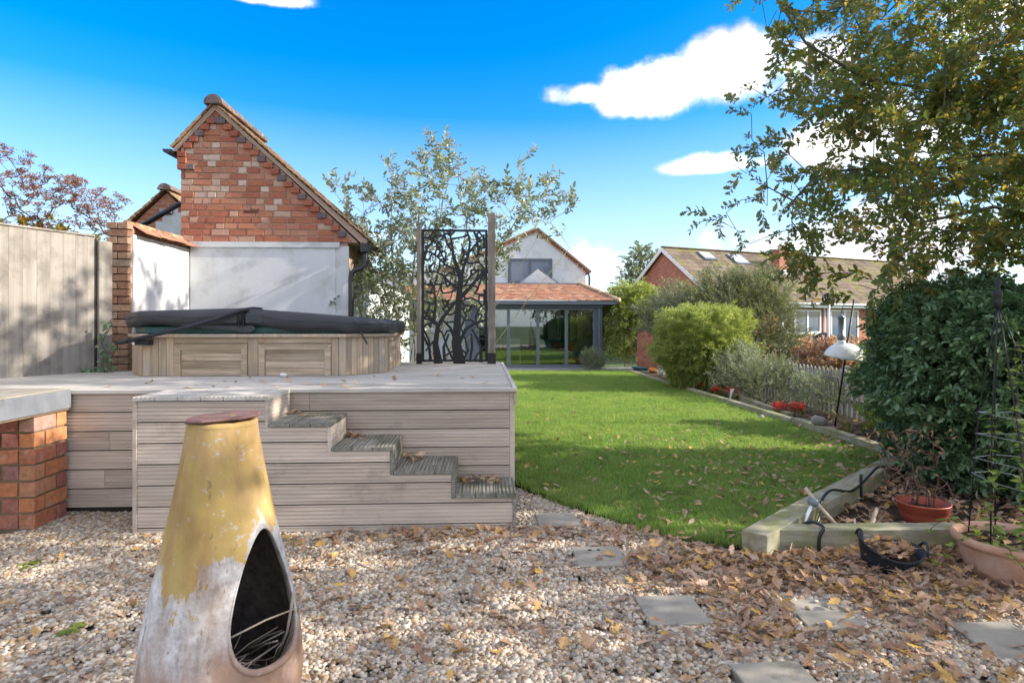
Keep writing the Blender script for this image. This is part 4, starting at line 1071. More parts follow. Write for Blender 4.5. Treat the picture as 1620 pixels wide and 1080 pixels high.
# ash bed and dry sticks inside
mb = MB(); mb.lathe([(.0, .30), (.10, .295), (.19, .27), (.215, .24)], 28, (CHX, CHY, 0)); ash = mb.build('ash_bed', surf('ash', [(.04, .036, .032), (.12, .105, .09), (.22, .20, .18)], 24, .98, bump=.9, bscale=60, bdist=.02), chim, smooth=True)
rs = random.Random(4); mdir = Mz @ Vector((1, 0, 0)); sdir_ = Mz @ Vector((0, 1, 0))
def stick(pts, r, lab, n=5):
    mb = MB(); mb.tube(pts, r, n); return tag(mb.build('dry_stick', m_drystick, smooth=True), lab, 'stick', 'dry sticks inside the chiminea')
C0 = Vector((CHX, CHY, 0))
def cp(u, s, z): return C0+mdir*u+sdir_*s+Vector((0, 0, z))
stick([cp(.12, .09, .29), cp(.17, .11, .42), cp(.19, .115, .545)], .0055, 'thick pale stick leaning upright in the chiminea mouth')
stick([cp(.13, .10, .29), cp(.17, .12, .40), cp(.19, .125, .49)], .0045, 'thinner stick leaning beside the tallest stick in the chiminea')
stick([cp(.14, .12, .29), cp(.18, .14, .42), cp(.19, .15, .52)], .004, 'stick leaning against the right side of the chiminea mouth')
stick([cp(.17, -.13, .505), cp(.19, .0, .51), cp(.19, .14, .49)], .003, 'thin stick spanning the chiminea mouth crosswise')
for i in range(26):
    a = rs.uniform(-1, 1)*.15; L = rs.uniform(.08, .2); an = rs.uniform(0, 6.28); u = rs.uniform(-.02, .16)
    p = cp(u, a*.8-.02, .305+rs.uniform(0, .05)); d = Vector((math.cos(an), math.sin(an), rs.uniform(-.1, .55)))*L
    q = p+d; v = Vector((q.x-CHX, q.y-CHY)); 
    if v.length > .19: v = v.normalized()*.19; q = Vector((CHX+v.x, CHY+v.y, q.z))
    v = Vector((p.x-CHX, p.y-CHY))
    if v.length > .19: v = v.normalized()*.19; p = Vector((CHX+v.x, CHY+v.y, p.z))
    stick([p, (p+q)/2+rdir()*.012, q], rs.uniform(.002, .0038), 'short dry stick in the tangle on the chiminea floor', 4)
# ================================================================ the house at the end of the lawn
hou = thing('white_house', 'white gabled house with glazed tile-roofed extension at the lawn end', 'house', (1.5, 21, 0))
def bx(name, mat, parent, x0, y0, z0, x1, y1, z1, bevel=0):
    mb = MB(); mb.box(x0, y0, z0, x1, y1, z1); return mb.build(name, mat, parent, bevel=bevel)
HY0 = 20.2
# room behind the glass
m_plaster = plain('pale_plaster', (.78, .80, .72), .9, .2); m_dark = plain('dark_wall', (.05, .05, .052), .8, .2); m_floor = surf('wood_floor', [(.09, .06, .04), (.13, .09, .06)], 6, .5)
bx('room_floor', m_floor, hou, -.6, 20.25, .0, 3.95, 26.5, .02); bx('room_ceiling', m_plaster, hou, -.6, 20.25, 2.14, 3.95, 26.5, 2.2)
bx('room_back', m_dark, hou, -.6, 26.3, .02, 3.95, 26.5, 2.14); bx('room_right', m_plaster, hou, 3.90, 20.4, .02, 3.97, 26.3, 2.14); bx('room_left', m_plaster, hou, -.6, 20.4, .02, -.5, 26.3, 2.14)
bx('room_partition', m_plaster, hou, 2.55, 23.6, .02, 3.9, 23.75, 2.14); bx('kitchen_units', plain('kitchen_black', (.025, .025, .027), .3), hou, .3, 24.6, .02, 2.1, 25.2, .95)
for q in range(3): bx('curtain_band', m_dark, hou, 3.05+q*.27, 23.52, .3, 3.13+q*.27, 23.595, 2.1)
# walls and roof of the extension
bx('header_beam', m_grey, hou, -.62, 20.02, 2.03, 4.0, 20.22, 2.13); bx('fascia', m_greylite, hou, -.62, 19.86, 2.135, 4.45, 20.0, 2.26); bx('soffit', m_grey, hou, -.62, 20.001, 2.132, 4.4, 20.6, 2.15)
bx('corner_column', m_grey, hou, 3.74, 20.06, .012, 4.0, 20.3, 2.03, .01); bx('column_cover', m_greylite, hou, 3.87, 20.04, .012, 3.905, 20.062, 2.03)
bx('left_pier', m_grey, hou, -.62, 20.06, .012, -.2, 20.3, 2.03); bx('track', m_greylite, hou, -.2, 20.07, .012, 3.74, 20.24, .06)
dx = [-.2, .83, 1.82, 2.78, 3.74]
for a, b in zip(dx[:-1], dx[1:]):
    dr = bpy.data.objects.new('glass_door', None); COL.objects.link(dr); adopt(dr, hou)
    for q in ((a+.003, .062, a+.05, 2.028), (b-.05, .062, b-.003, 2.028), (a+.051, .062, b-.051, .12), (a+.051, 1.96, b-.051, 2.028)):
        bx('door_frame', m_greylite, dr, q[0], 20.11, q[1], q[2], 20.17, q[3])
    bx('pane', m_glass, dr, a+.052, 20.135, .122, b-.052, 20.145, 1.958)
bx('wall_left', m_render, hou, -5.5, 21.0, -.05, -.63, 21.2, 3.3)
bx('wall_side', m_render, hou, 3.98, 20.31, -.05, 4.02, 26.5, 2.2)
# tiled roof with hip
rf = MB(); E0 = (19.82, 2.25); E1 = (21.15, 2.88)
nr = 11
for i in range(nr):
    t0 = i/nr; y0 = E0[0]+(E1[0]-E0[0])*t0; z0 = E0[1]+(E1[1]-E0[1])*t0; y1 = E0[0]+(E1[0]-E0[0])*min(1, t0+1.35/nr); z1 = E0[1]+(E1[1]-E0[1])*min(1, t0+1.35/nr)
    xr = 4.5-(4.5-3.38)*t0; x = -2.6-(.08 if i % 2 else 0)
    while x < xr:
        xb = min(x+.158, xr); rf.cur = random.random(); l = .03+random.uniform(-.004, .006)
        if xb-x > .03: rf.prism([(x, y0, z0+l-.008), (xb, y0, z0+l-.008), (xb, y1, z1+.006), (x, y1, z1+.006)], (0, -.004, .014))
        x += .162
    # side slope of the hip
    y = y0+.05
    while y < 26:
        rf.cur = random.random(); xa = 4.5-(4.5-3.38)*t0; xb = 4.5-(4.5-3.38)*min(1, t0+1.35/nr)
        rf.prism([(xa, y, z0+.022), (xa, y+.158, z0+.022), (xb, y+.158, z1+.006), (xb, y, z1+.006)], (.004, 0, .014)); y += .33 if y > 22 else .162
roof = stuff(rf.build('roof_tiles', m_tile, hou))
bx('lead_flashing', m_greylite, hou, -2.6, 21.12, 2.89, 3.4, 21.3, 2.935); bx('flat_roof', m_pave, hou, -2.6, 21.2, 2.78, 3.4, 26, 2.88)
for i in range(12):
    t = (i+.5)/12; mb = MB(); p = Vector((4.5-1.12*t, 19.82+1.33*t, 2.27+.63*t)); d = Vector((-1.12, 1.33, .63)).normalized()
    mb.tube([p-d*.09, p+d*.11], [.098, .062], 10); mb.build('bonnet_tile', m_bonnet, hou, smooth=True)
# upper gable
UY = 22.3
UAP = (1.97, 5.02); UR = (3.85, 3.42); UL = (-1.55, 3.42)
mb = MB(); mb.prism([(UL[0], UY, 2.5), (3.80, UY, 2.5), (3.80, UY, 3.44), (UAP[0], UY, UAP[1]), (UL[0], UY, 3.40)], (0, .25, 0)); mb.build('gable_wall', m_render, hou)
for A, B, sg_ in ((UAP, (3.98, 3.40), 1), (UAP, (-1.75, 3.36), -1)):
    d = Vector((B[0]-A[0], B[1]-A[1])); L = d.length; d.normalize(); nn_ = Vector((-d.y, d.x)) if d.x > 0 else Vector((d.y, -d.x)); mb = MB()
    mb.prism([(A[0], UY-.1, A[1]), (B[0], UY-.1, B[1]), (B[0]+nn_.x*.07, UY-.1, B[1]+nn_.y*.07), (A[0]+nn_.x*.07, UY-.1, A[1]+nn_.y*.07)], (0, 9, 0)); mb.build('roof_slope', m_tileold if sg_ > 0 else m_tile, hou)
    k = int(L/.12)
    for i in range(k):      # dentil bricks under the verge
        p = Vector(A)+d*(i+.6)*.12-nn_*.06; mb = MB(); mb.box(p.x-.05, UY-.05, p.y-.035, p.x+.05, UY-.001, p.y+.035); mb.build('verge_brick', m_brick, hou)
def window(parent, x0, z0, x1, z1, y, fm, gm, mull=(), d=.06, fw=.06):
    w = bpy.data.objects.new('window', None); COL.objects.link(w); adopt(w, parent)
    for q in ((x0, z0, x0+fw, z1), (x1-fw, z0, x1, z1), (x0+fw+.001, z0, x1-fw-.001, z0+fw), (x0+fw+.001, z1-fw, x1-fw-.001, z1)):
        bx('window_frame', fm, w, q[0], y-d, q[1], q[2], y-.002, q[3])
    xs = [x0+fw]+list(mull)+[x1-fw]
    for m in mull: bx('mullion', fm, w, m-fw*.45, y-d, z0+fw+.001, m+fw*.45, y-.002, z1-fw-.001)
    for a, b in zip(xs[:-1], xs[1:]): bx('pane', gm, w, a+.03, y-.03, z0+fw+.001, b-.03, y-.022, z1-fw-.001)
    bx('dark_reveal', m_dark, w, x0+.02, y-.001, z0+.02, x1-.02, y+.0, z1-.02) if False else None
    return w
m_wing = plain('reflecting_window', (.10, .14, .20), .06, .9)  # blue reflection is put into the base colour
w = window(hou, .90, 2.98, 2.55, 3.92, UY, m_grey, m_wing, (1.72,), .05, .10)
for i in range(14):
    t = i/13; x = .92+1.61*t; z = 3.93+.05*math.sin(math.pi*t); brick(hou, (x, UY-.012, z+.09), .075, .19, .03, m_brickpale, 0, 'arch_brick') if False else None
# glass roof lantern
lan = bpy.data.objects.new('roof_lantern', None); COL.objects.link(lan); adopt(lan, hou)
mb = MB(); a, b, y0, y1, zt, zb = 1.27, 2.70, 21.45, 22.2, 3.52, 2.94; cxl = (a+b)/2; cyl = (y0+y1)/2+.1
for tri in (((a, y0), (b, y0)), ((b, y0), (b, y1)), ((b, y1), (a, y1)), ((a, y1), (a, y0))):
    mb = MB(); mb.add([(tri[0][0], tri[0][1], zb), (tri[1][0], tri[1][1], zb), (cxl, cyl, zt)], [(0, 1, 2)]); mb.build('pane', m_glassdk, lan, recalc=False)
    mb = MB(); mb.tube([(tri[0][0], tri[0][1], zb), (cxl, cyl, zt)], .02, 6); mb.build('glazing_bar', m_grey, lan)
bx('lantern_kerb', m_greylite, lan, a-.05, y0-.05, 2.88, b+.05, y1-.0, 2.937)
mb = MB(); mb.tube([(3.9, 22.25, 3.4), (3.93, 22.2, 3.25), (3.93, 22.2, 2.9)], .035, 8); mb.build('downpipe', m_blackpipe, hou)

# things in the room behind the glass
def soft(mb, x0, y0, z0, x1, y1, z1): mb.box(x0, y0, z0, x1, y1, z1)
sofa = thing('sofa', 'teal sofa seen through the glass doors', 'sofa', (2.6, 22.2, .02))
tealf = plain('teal_fabric', (.03, .22, .20), .8, .2); orf = plain('orange_fabric', (.50, .20, .04), .8, .2)
bx('seat', tealf, sofa, 2.0, 21.9, .18, 3.6, 22.7, .46, .05); bx('backrest', tealf, sofa, 2.0, 22.701, .18, 3.6, 22.9, .88, .05); bx('arm', tealf, sofa, 1.8, 21.9, .18, 1.99, 22.9, .66, .05); bx('arm', tealf, sofa, 3.61, 21.9, .18, 3.8, 22.9, .66, .05)
for q in (1.86, 3.66): bx('leg', m_black, sofa, q, 21.95, .02, q+.06, 22.0, .18)
for (x, z, lb) in ((2.75, .47, 'orange cushion standing on the teal sofa'), (3.3, .47, 'orange cushion at the right end of the teal sofa')):
    o = bx('cushion', orf, None, x-.17, 22.3, z, x+.17, 22.42, z+.34, .05); tag(o, lb, 'cushion')
o = thing('garden_pouffe', 'orange pouffe on the floor behind the glass doors', 'pouffe', (3.0, 21.0, .02)); mb = MB(); mb.lathe([(.02, .02), (.3, .03), (.36, .15), (.34, .27), (.2, .34), (.02, .36)], 20, (3.1, 21.1, 0)); mb.build('cushion', orf, o, smooth=True)
ch = thing('white_chair', 'white dining chair seen through the left glass door', 'chair', (1.15, 22.4, .02))
bx('seat', m_whitepaint, ch, .95, 22.2, .44, 1.38, 22.6, .49, .02); bx('backrest', m_whitepaint, ch, .95, 22.56, .5, 1.38, 22.6, .95, .02)
for q in ((.97, 22.22), (1.33, 22.22), (.97, 22.54), (1.33, 22.54)): bx('leg', m_whitepaint, ch, q[0], q[1], .02, q[0]+.04, q[1]+.04, .438)
lm = thing('floor_lamp', 'slim white floor lamp inside the leftmost glass door', 'lamp', (.62, 21.6, .02))
mb = MB(); mb.lathe([(.0, .02), (.13, .02), (.13, .04), (.012, .05), (.012, 1.3)], 16, (.62, 21.6, 0)); mb.build('stand', m_whitepaint, lm, smooth=True)
mb = MB(); mb.lathe([(.09, 1.3), (.09, 1.55), (.085, 1.55), (.085, 1.3)], 16, (.62, 21.6, 0)); mb.build('shade', m_whitepaint, lm, smooth=True)
mi = tag(bx('wall_mirror', plain('mirror', (.5, .55, .5), .05, .5, 1.0), None, 2.85, 23.57, 1.0, 3.0, 23.595, 1.75, .01), 'narrow dark mirror on the pale partition indoors', 'mirror')

# ================================================================ bungalow beyond the right-hand garden
bun = thing('brick_bungalow', 'red brick bungalow with brown mossy roof and two skylights', 'house', (9.15, 23.19, 0), rz=R(21.3))
def bl(name, mat, x0, y0, z0, x1, y1, z1, parent=None, bevel=0):
    mb = MB(); mb.box(x0, y0, z0, x1, y1, z1); o = mb.build(name, mat, None, bevel=bevel); o.parent = parent or bun; return o
def bp(name, mat, poly, vec, parent=None):
    mb = MB(); mb.prism(poly, vec); o = mb.build(name, mat, None); o.parent = parent or bun; return o
BL, BW, BE, BRZ = 15.0, 6.56, 2.40, 4.86
bp('wall', m_brwall2, [(.05, .12, 0), (.05, BW-.12, 0), (.05, BW-.12, BE), (.05, BW/2, BRZ-.08), (.05, .12, BE)], (BL, 0, 0))
fldm = MB(); sl_ = math.hypot(BW/2+.25, BRZ-BE+.19); 
for side in (0, 1):
    nrw = 13
    for i in range(nrw):
        t0 = i/nrw; t1 = min(1, (i+1.25)/nrw)
        def pt(t, l): 
            yv = -.25+(BW/2+.25)*t; zv = BE-.05+(BRZ-BE+.05)*t+l
            return (yv if side == 0 else BW-yv, zv)
        x = -.12
        while x < BL+.2:
            fldm.cur = random.random(); y0, z0 = pt(t0, .035+random.uniform(-.004, .004)); y1, z1 = pt(t1, .01)
            fldm.prism([(x, y0, z0), (x+.32, y0, z0), (x+.32, y1, z1), (x, y1, z1)], (0, 0, .02)); x += .325
fo = fldm.build('roof_tiles', m_conctile, None); fo.parent = bun; stuff(fo)
for i in range(34): bl('ridge_tile', m_conctile, -.12+i*.45, BW/2-.1, BRZ+.01, .325+i*.45, BW/2+.1, BRZ+.085, bevel=.03)
for s in (0, 1):      # white bargeboards on the near gable
    ye = -.27 if s == 0 else BW+.27
    bp('bargeboard', m_whitepaint, [(-.14, ye, BE-.22), (-.14, BW/2, BRZ-.16), (-.14, BW/2, BRZ+.03), (-.14, ye, BE-.03)], (.05, 0, 0))
bl('fascia', m_whitepaint, -.1, -.27, BE-.20, BL, -.22, BE-.04); bl('soffit', m_whitepaint, -.1, -.219, BE-.20, BL, .11, BE-.17)
def bgutter():
    mb = MB(); mb.tube([(-.1, -.32, BE-.06), (BL, -.32, BE-.06)], .05, 8); o = mb.build('gutter', m_whitepaint, None, smooth=True); o.parent = bun
bgutter()
def bwin(x0, z0, x1, z1, mull, name='window'):
    w = bpy.data.objects.new(name, None); COL.objects.link(w); w.parent = bun
    fw = .08
    for q in ((x0, z0, x0+fw, z1), (x1-fw, z0, x1, z1), (x0+fw+.001, z0, x1-fw-.001, z0+fw), (x0+fw+.001, z1-fw, x1-fw-.001, z1)): bl('frame', m_whitepaint, q[0], .06, q[1], q[2], .119, q[3], w)
    xs = [x0+fw]+list(mull)+[x1-fw]
    for m in mull: bl('mullion', m_whitepaint, m-.05, .062, z0+fw+.001, m+.05, .118, z1-fw-.001, w)
    for a, b in zip(xs[:-1], xs[1:]): bl('pane', m_wing, a+.04, .09, z0+fw+.002, b-.04, .10, z1-fw-.002, w)
    return w
w = bwin(3.6, 1.1, 5.9, 2.12, (4.35, 5.1)); bl('sill', m_whitepaint, 3.5, -.02, 1.03, 6.0, .06, 1.10, w)
bl('render_panel', m_render, 3.5, .09, .0, 6.0, .119, 1.02)
bwin(6.5, .02, 8.3, 2.14, (7.4,), 'patio_door'); bwin(10.6, 1.0, 12.4, 2.1, (11.5,))
mb = MB(); mb.tube([(6.12, .07, 2.2), (6.12, .07, .0)], .04, 8); o = mb.build('downpipe', m_whitepaint, None); o.parent = bun
def onroof(name, mat, x0, x1, o0, o1, th, parent=None, lift=.05):
    g = (BRZ-BE+.05)/(BW/2+.25); zz = lambda o: BE-.05+(o+.25)*g+lift
    return bp(name, mat, [(x0, o0, zz(o0)), (x1, o0, zz(o0)), (x1, o1, zz(o1)), (x0, o1, zz(o1))], (0, -.03*th/.05, th), parent)
m_skyl = plain('skylight_glass', (.55, .6, .66), .12, .9)
for a, b, c, d in ((1.6, 2.3, 2.45, 3.0), (3.25, 4.1, 2.25, 2.95)):
    sk = bpy.data.objects.new('skylight', None); COL.objects.link(sk); sk.parent = bun
    onroof('frame', m_greylite, a, b, c, d, .06, sk); onroof('pane', m_skyl, a+.07, b-.07, c+.07, d-.07, .02, sk, .112)
chm = bl('chimney', m_brwall2, 5.25, 1.7, 3.0, 5.85, 2.2, 4.86)
bl('chimney_cap', m_concrete, 5.21, 1.66, 4.861, 5.89, 2.24, 4.92, chm)
mb = MB(); mb.lathe([(.1, 4.92), (.11, 5.12), (.085, 5.12), (.08, 4.92)], 12, (5.55, 1.95, 0)); o = mb.build('chimney_pot', m_terracotta, None, smooth=True); o.parent = chm
bl('lead_flashing', m_whitepaint, 5.2, 1.62, 3.6, 5.9, 1.698, 3.95)
# second bungalow further right
b2 = thing('far_brick_bungalow', 'further red brick bungalow gable glimpsed below the oak leaves', 'house', (24, 33, 0))
mb = MB(); mb.prism([(19.5, 32, 0), (25.5, 32, 0), (25.5, 32, 2.5), (22.4, 32, 4.3), (19.5, 32, 2.5)], (0, 9, 0)); mb.build('wall', m_brwall2, b2)
for a in (19.2, 25.8):
    mb = MB(); mb.prism([(a, 31.85, 2.35), (22.4, 31.85, 4.35), (22.4, 31.85, 4.55), (a, 31.85, 2.55)], (0, .06, 0)); mb.build('bargeboard', m_whitepaint, b2)
    mb = MB(); mb.prism([(a, 31.92, 2.45), (22.4, 31.92, 4.45), (22.4, 31.92, 4.57), (a, 31.92, 2.57)], (0, 9.2, 0)); mb.build('roof_slope', m_conctile, b2)
mb = MB(); mb.prism([(25.7, 33, 0), (25.7, 41, 0), (25.7, 41, 2.4), (25.7, 37, 4.0), (25.7, 33, 2.4)], (9, 0, 0)); mb.build('wing', m_conctile, b2)
mb = MB(); mb.box(26.5, 36, 2, 27.3, 36.8, 4.7); mb.build('chimney', m_brwall2, b2); 
window(b2, 20.5, 1.0, 22.0, 2.1, 32, m_whitepaint, m_wing, (21.2,))

# low brick wall by the bamboo
lw = thing('low_brick_wall', 'short brick wall with sloping end behind the round bush', 'wall', (5.6, 19, 0))
mb = MB(); mb.prism([(5.05, 19.6, 0), (5.05, 19.6, 1.15), (5.45, 18.8, 1.42), (5.5, 18.7, 1.5), (5.9, 18.0, 1.5), (5.9, 18.0, 0)], (.22, .1, 0)); mb.build('brickwork', m_brwall, lw)
mb = MB(); mb.prism([(5.04, 19.62, 1.155), (5.45, 18.8, 1.425), (5.5, 18.7, 1.505), (5.92, 17.98, 1.505), (5.92, 17.98, 1.55), (5.5, 18.7, 1.55), (5.04, 19.62, 1.2)], (.24, .12, 0)); mb.build('coping', m_brickblue, lw)

# ================================================================ sleepers and garden edging
def sleeper(a, b, w, h, lab, z0=-.03, side=1):
    a = Vector((*a, 0)); b = Vector((*b, 0)); d = (b-a).normalized(); nrm = Vector((-d.y, d.x, 0))*side; L = (b-a).length
    M = Matrix(((d.x, nrm.x, 0, 0), (d.y, nrm.y, 0, 0), (0, 0, 1, 0), (0, 0, 0, 1)))
    mb = MB(); k = 14
    for i in range(k): pass
    vs = []; fs = []
    for i in range(k+1):
        for (yy_, zz_) in ((0, z0), (w, z0), (w, h), (0, h)):
            j = random.uniform(-.003, .003); vs.append((L*i/k, yy_+j, zz_+random.uniform(-.003, .003)))
    for i in range(k): fs += [(i*4+q, i*4+(q+1) % 4, i*4+4+(q+1) % 4, i*4+4+q) for q in range(4)]
    fs += [(3, 2, 1, 0), tuple(k*4+q for q in range(4))]
    mb.add(vs, fs); me = mb.mesh('sleeper', m_sleeper, bevel=.004)
    if side < 0: pass
    o = ob('sleeper', me); o.location = a; o.rotation_euler = (0, 0, math.atan2(d.y, d.x))
    if side < 0: o.scale = (1, -1, 1)
    return tag(o, lab, 'sleeper', 'timber sleepers edging the beds')
sleeper((1.62, 3.705), (4.16, 5.90), .16, .15, 'sleeper slanting back from the front corner of the raised bed', side=-1)
sleeper((1.835, 3.705), (3.35, 3.66), .13, .142, 'mossy sleeper along the front of the raised bed behind the rubber trug', side=1)
sleeper((4.30, 6.02), (4.395, 8.4), .12, .12, 'nearest sleeper of the long lawn edging, a rock on it', side=-1)
for q, (a, b) in enumerate(((8.42, 10.8), (10.82, 13.2), (13.22, 15.6), (15.62, 18.2))):
    sleeper((4.385, a), (4.385-.01*q, b), .11, .10-.004*q, ['edging sleeper beside the nearer red flowers', 'edging sleeper beside the white plant tags', 'edging sleeper in front of the round bush', 'farthest edging sleeper by the patio'][q], side=-1)
sleeper((4.75, 9.0), (5.15, 13.0), .10, .09, 'inner timber edging behind the red flowers')

# rock on the sleeper
def rock(name, loc, s, lab, mat=m_rockm, seed=1, cat='rock'):
    rr = random.Random(seed); bm = bmesh.new(); bmesh.ops.create_icosphere(bm, subdivisions=2, radius=1)
    for v in bm.verts: v.co *= 1+.22*math.sin(v.co.x*3+seed)*math.cos(v.co.y*4+seed)+rr.uniform(-.06, .06)
    me = bpy.data.meshes.new(name); bm.to_mesh(me); bm.free(); me.materials.append(mat); me.polygons.foreach_set('use_smooth', [True]*len(me.polygons))
    o = ob(name, me, None, loc, (rr.uniform(-.3, .3), rr.uniform(-.3, .3), rr.uniform(0, 6)), s); return tag(o, lab, cat)
rock('rock', (4.42, 7.72, .175), (.10, .085, .07), 'rounded grey rock resting on the lawn edging sleeper', seed=3)
rock('lawn_pebble', (4.22, 8.95, .03), (.07, .05, .045), 'brown stone lying on the grass against the edging', seed=5)
rock('deck_pebble', (-1.92, 5.86, DZ+.018), (.035, .022, .02), 'white pebble on the deck at the foot of the tub', m_whitepaint, 6)
for i, (a, b, l) in enumerate(((1.62, 2.93, 'small white pebble on the dark stepping stone, left'), (1.70, 3.0, 'small pebble at the back edge of the dark stepping stone'), (1.80, 2.90, 'small white pebble on the right of the dark stepping stone'))):
    rock('loose_pebble', (a, b, .02), (.013, .01, .009), l, m_pebble, 8+i, 'pebble')

# ================================================================ pots and garden objects by the raised bed
pot = thing('terracotta_pot', 'large pale terracotta pot holding the obelisk at the right edge', 'pot', (2.95, 3.30, 0))
PX, PY = 3.02, 3.30
mb = MB(); mb.lathe([(.20, -.03), (.235, .08), (.255, .155), (.262, .175), (.282, .182), (.288, .195), (.286, .215), (.274, .226), (.255, .222), (.248, .195), (.23, .15), (.21, .10)], 48, (PX, PY, 0)); mb.build('bowl', m_terracotta, pot, smooth=True)
mb = MB(); mb.lathe([(.0, .19), (.15, .185), (.245, .178)], 28, (PX, PY, 0)); mb.build('soil', m_soil, pot, smooth=True)
ob_ = thing('plant_obelisk', 'tall black metal obelisk trellis standing in the terracotta pot', 'trellis', (PX, PY, .22))
apx = Vector((2.92, 3.28, 1.56)); legs = []
for a in (200, 250, 300, 20, 70, 130):
    base = Vector((PX+.20*math.cos(R(a)), PY+.20*math.sin(R(a)), .02 if a in (200, 250, 300) else .2)); base = base if a not in (250, 300) else Vector((PX+(-.13 if a == 250 else .17), PY-.30, .02)); mid = base.lerp(apx, .55)+(base-Vector((PX, PY, base.z)))*.12
    pts = [base, base.lerp(mid, .5), mid, mid.lerp(apx, .55), apx]; legs.append(pts)
    mb = MB(); mb.tube(pts, .0045, 6); mb.build('leg', m_black, ob_, smooth=True)
mb = MB(); mb.lathe([(.0, 1.73), (.006, 1.70), (.02, 1.675), (.008, 1.645), (.022, 1.62), (.024, 1.60), (.016, 1.585), (.022, 1.57), (.02, 1.54), (.0, 1.53)], 14, (apx.x, apx.y, 0)); mb.build('finial', m_black, ob_, smooth=True)
m_wire = plain('galvanised_wire', (.30, .33, .33), .4, .5, .5)
for z in (.55, .66, .80, .92):
    rng_ = []
    for p in legs:
        for q0, q1 in zip(p[:-1], p[1:]):
            if q0.z <= z <= q1.z: t = (z-q0.z)/(q1.z-q0.z); rng_.append(q0.lerp(q1, t)); break
    c = sum(rng_, Vector())/len(rng_); rng_.sort(key=lambda v: math.atan2(v.y-c.y, v.x-c.x))
    rng_ = [c+(v-c)*1.05+Vector((0, 0, random.uniform(-.012, .012))) for v in rng_]; mb = MB(); mb.tube(rng_+[rng_[0]], .0025, 5, caps=False); mb.build('hoop', m_wire, ob_)
rp = thing('red_plastic_pot', 'red plastic pot with dead twigs inside the raised bed', 'pot', (3.07, 4.15, .01))
RX, RY = 3.13, 4.14
mb = MB(); mb.lathe([(.0, .0), (.125, .012), (.146, .09), (.150, .115), (.158, .118), (.163, .165), (.169, .169), (.169, .178), (.160, .178), (.152, .12), (.14, .07), (0.0, .065)], 36, (RX, RY, 0)); mb.build('bowl', m_redplastic, rp, smooth=True)
mb = MB(); mb.lathe([(0, .125), (.151, .12)], 24, (RX, RY, 0)); mb.build('soil', m_soil, rp)
tr = thing('rubber_trug', 'black rubber trug full of leaves, tipped on the leaf litter', 'trug', (2.36, 3.42, 0))
TXc, TYc = 2.37, 3.44
Mt = Matrix.Translation((TXc, TYc, .015)) @ Euler((R(10), R(9), R(-14))).to_matrix().to_4x4()
mb = MB(); nn_ = 40; prof = [(.0, .0), (.115, .0), (.13, .05), (.155, .118), (.163, .122), (.160, .13), (.150, .126), (.125, .05), (.11, .015), (0, .015)]
vs = []
for r, z in prof:
    for k in range(nn_):
        a = 2*math.pi*k/nn_; vs.append(Mt @ Vector((r*math.cos(a)*1.12, r*math.sin(a)*.9, z+(.02*(math.cos(2*a)) if z > .1 else 0))))
mb.add(vs, [(i*nn_+k, i*nn_+(k+1) % nn_, (i+1)*nn_+(k+1) % nn_, (i+1)*nn_+k) for i in range(len(prof)-1) for k in range(nn_)]); mb.build('tub_wall', m_rubber, tr, smooth=True)
mb = MB(); mb.add([Mt @ Vector((.15*math.cos(2*math.pi*k/20)*1.08, .15*math.sin(2*math.pi*k/20)*.86, .085)) for k in range(20)]+[Mt @ Vector((0, 0, .105))], [(k, (k+1) % 20, 20) for k in range(20)]); mb.build('leafy_soil', m_soil, tr, recalc=False)
for sgn in (-1, 1):
    mb = MB(); mb.tube([Mt @ Vector((.175*sgn*(1 if abs(t) < .9 else .98), t*.06, .135+.055*(1-t*t))) for t in (-1, -.7, -.3, 0, .3, .7, 1)], .008, 6); mb.build('handle', m_rubber, tr, smooth=True)
# bird feeder pole with dome
bf = thing('bird_feeder_pole', 'leaning black pole with white squirrel-proof dome and feeder tube', 'bird feeder', (4.95, 8.25, 0))
p0 = Vector((4.98, 8.3, 0)); p1 = Vector((5.26, 8.3, 1.80)); mb = MB(); mb.tube([p0, p0.lerp(p1, .5), p1], .013, 8); mb.build('pole', m_black, bf, smooth=True)
dc = p0.lerp(p1, .57); mb = MB(); mb.lathe([(.015, .16), (.08, .153), (.15, .128), (.21, .083), (.255, .02), (.272, -.03), (.278, -.06), (.268, -.06), (.248, .015), (.204, .075), (.145, .118), (.075, .143), (.015, .15)], 36)
o = mb.build('dome', m_shell, None, smooth=True); o.location = (dc.x, dc.y, dc.z+.0); o.rotation_euler = (R(6), R(7), 0); adopt(o, bf)
mb = MB(); mb.lathe([(.0, .19), (.03, .19), (.025, .13), (.02, .12)], 12, (dc.x+.015, dc.y, dc.z)); mb.build('collar', m_black, bf, smooth=True)
tubx = Vector((5.06, 8.28, 0)); mb = MB(); mb.lathe([(.0, 1.22), (.05, 1.225), (.05, 1.30), (.036, 1.31), (.036, 1.52), (.05, 1.53), (.045, 1.56), (.0, 1.60)], 16, (tubx.x, tubx.y, 0)); fdt = mb.build('feeder_tube', m_greylite, bf, smooth=True)
mb = MB(); mb.tube([(tubx.x, tubx.y, 1.6), (tubx.x+.03, tubx.y, 1.72), (5.22, 8.29, 1.72), (5.245, 8.3, 1.70)], .006, 6); mb.build('hook', m_black, bf)
mb = MB(); mb.lathe([(0, 1.14), (.055, 1.15), (.06, 1.2), (.052, 1.222), (0, 1.222)], 16, (tubx.x, tubx.y, 0)); mb.build('tray', m_whitepaint, fdt, smooth=True)
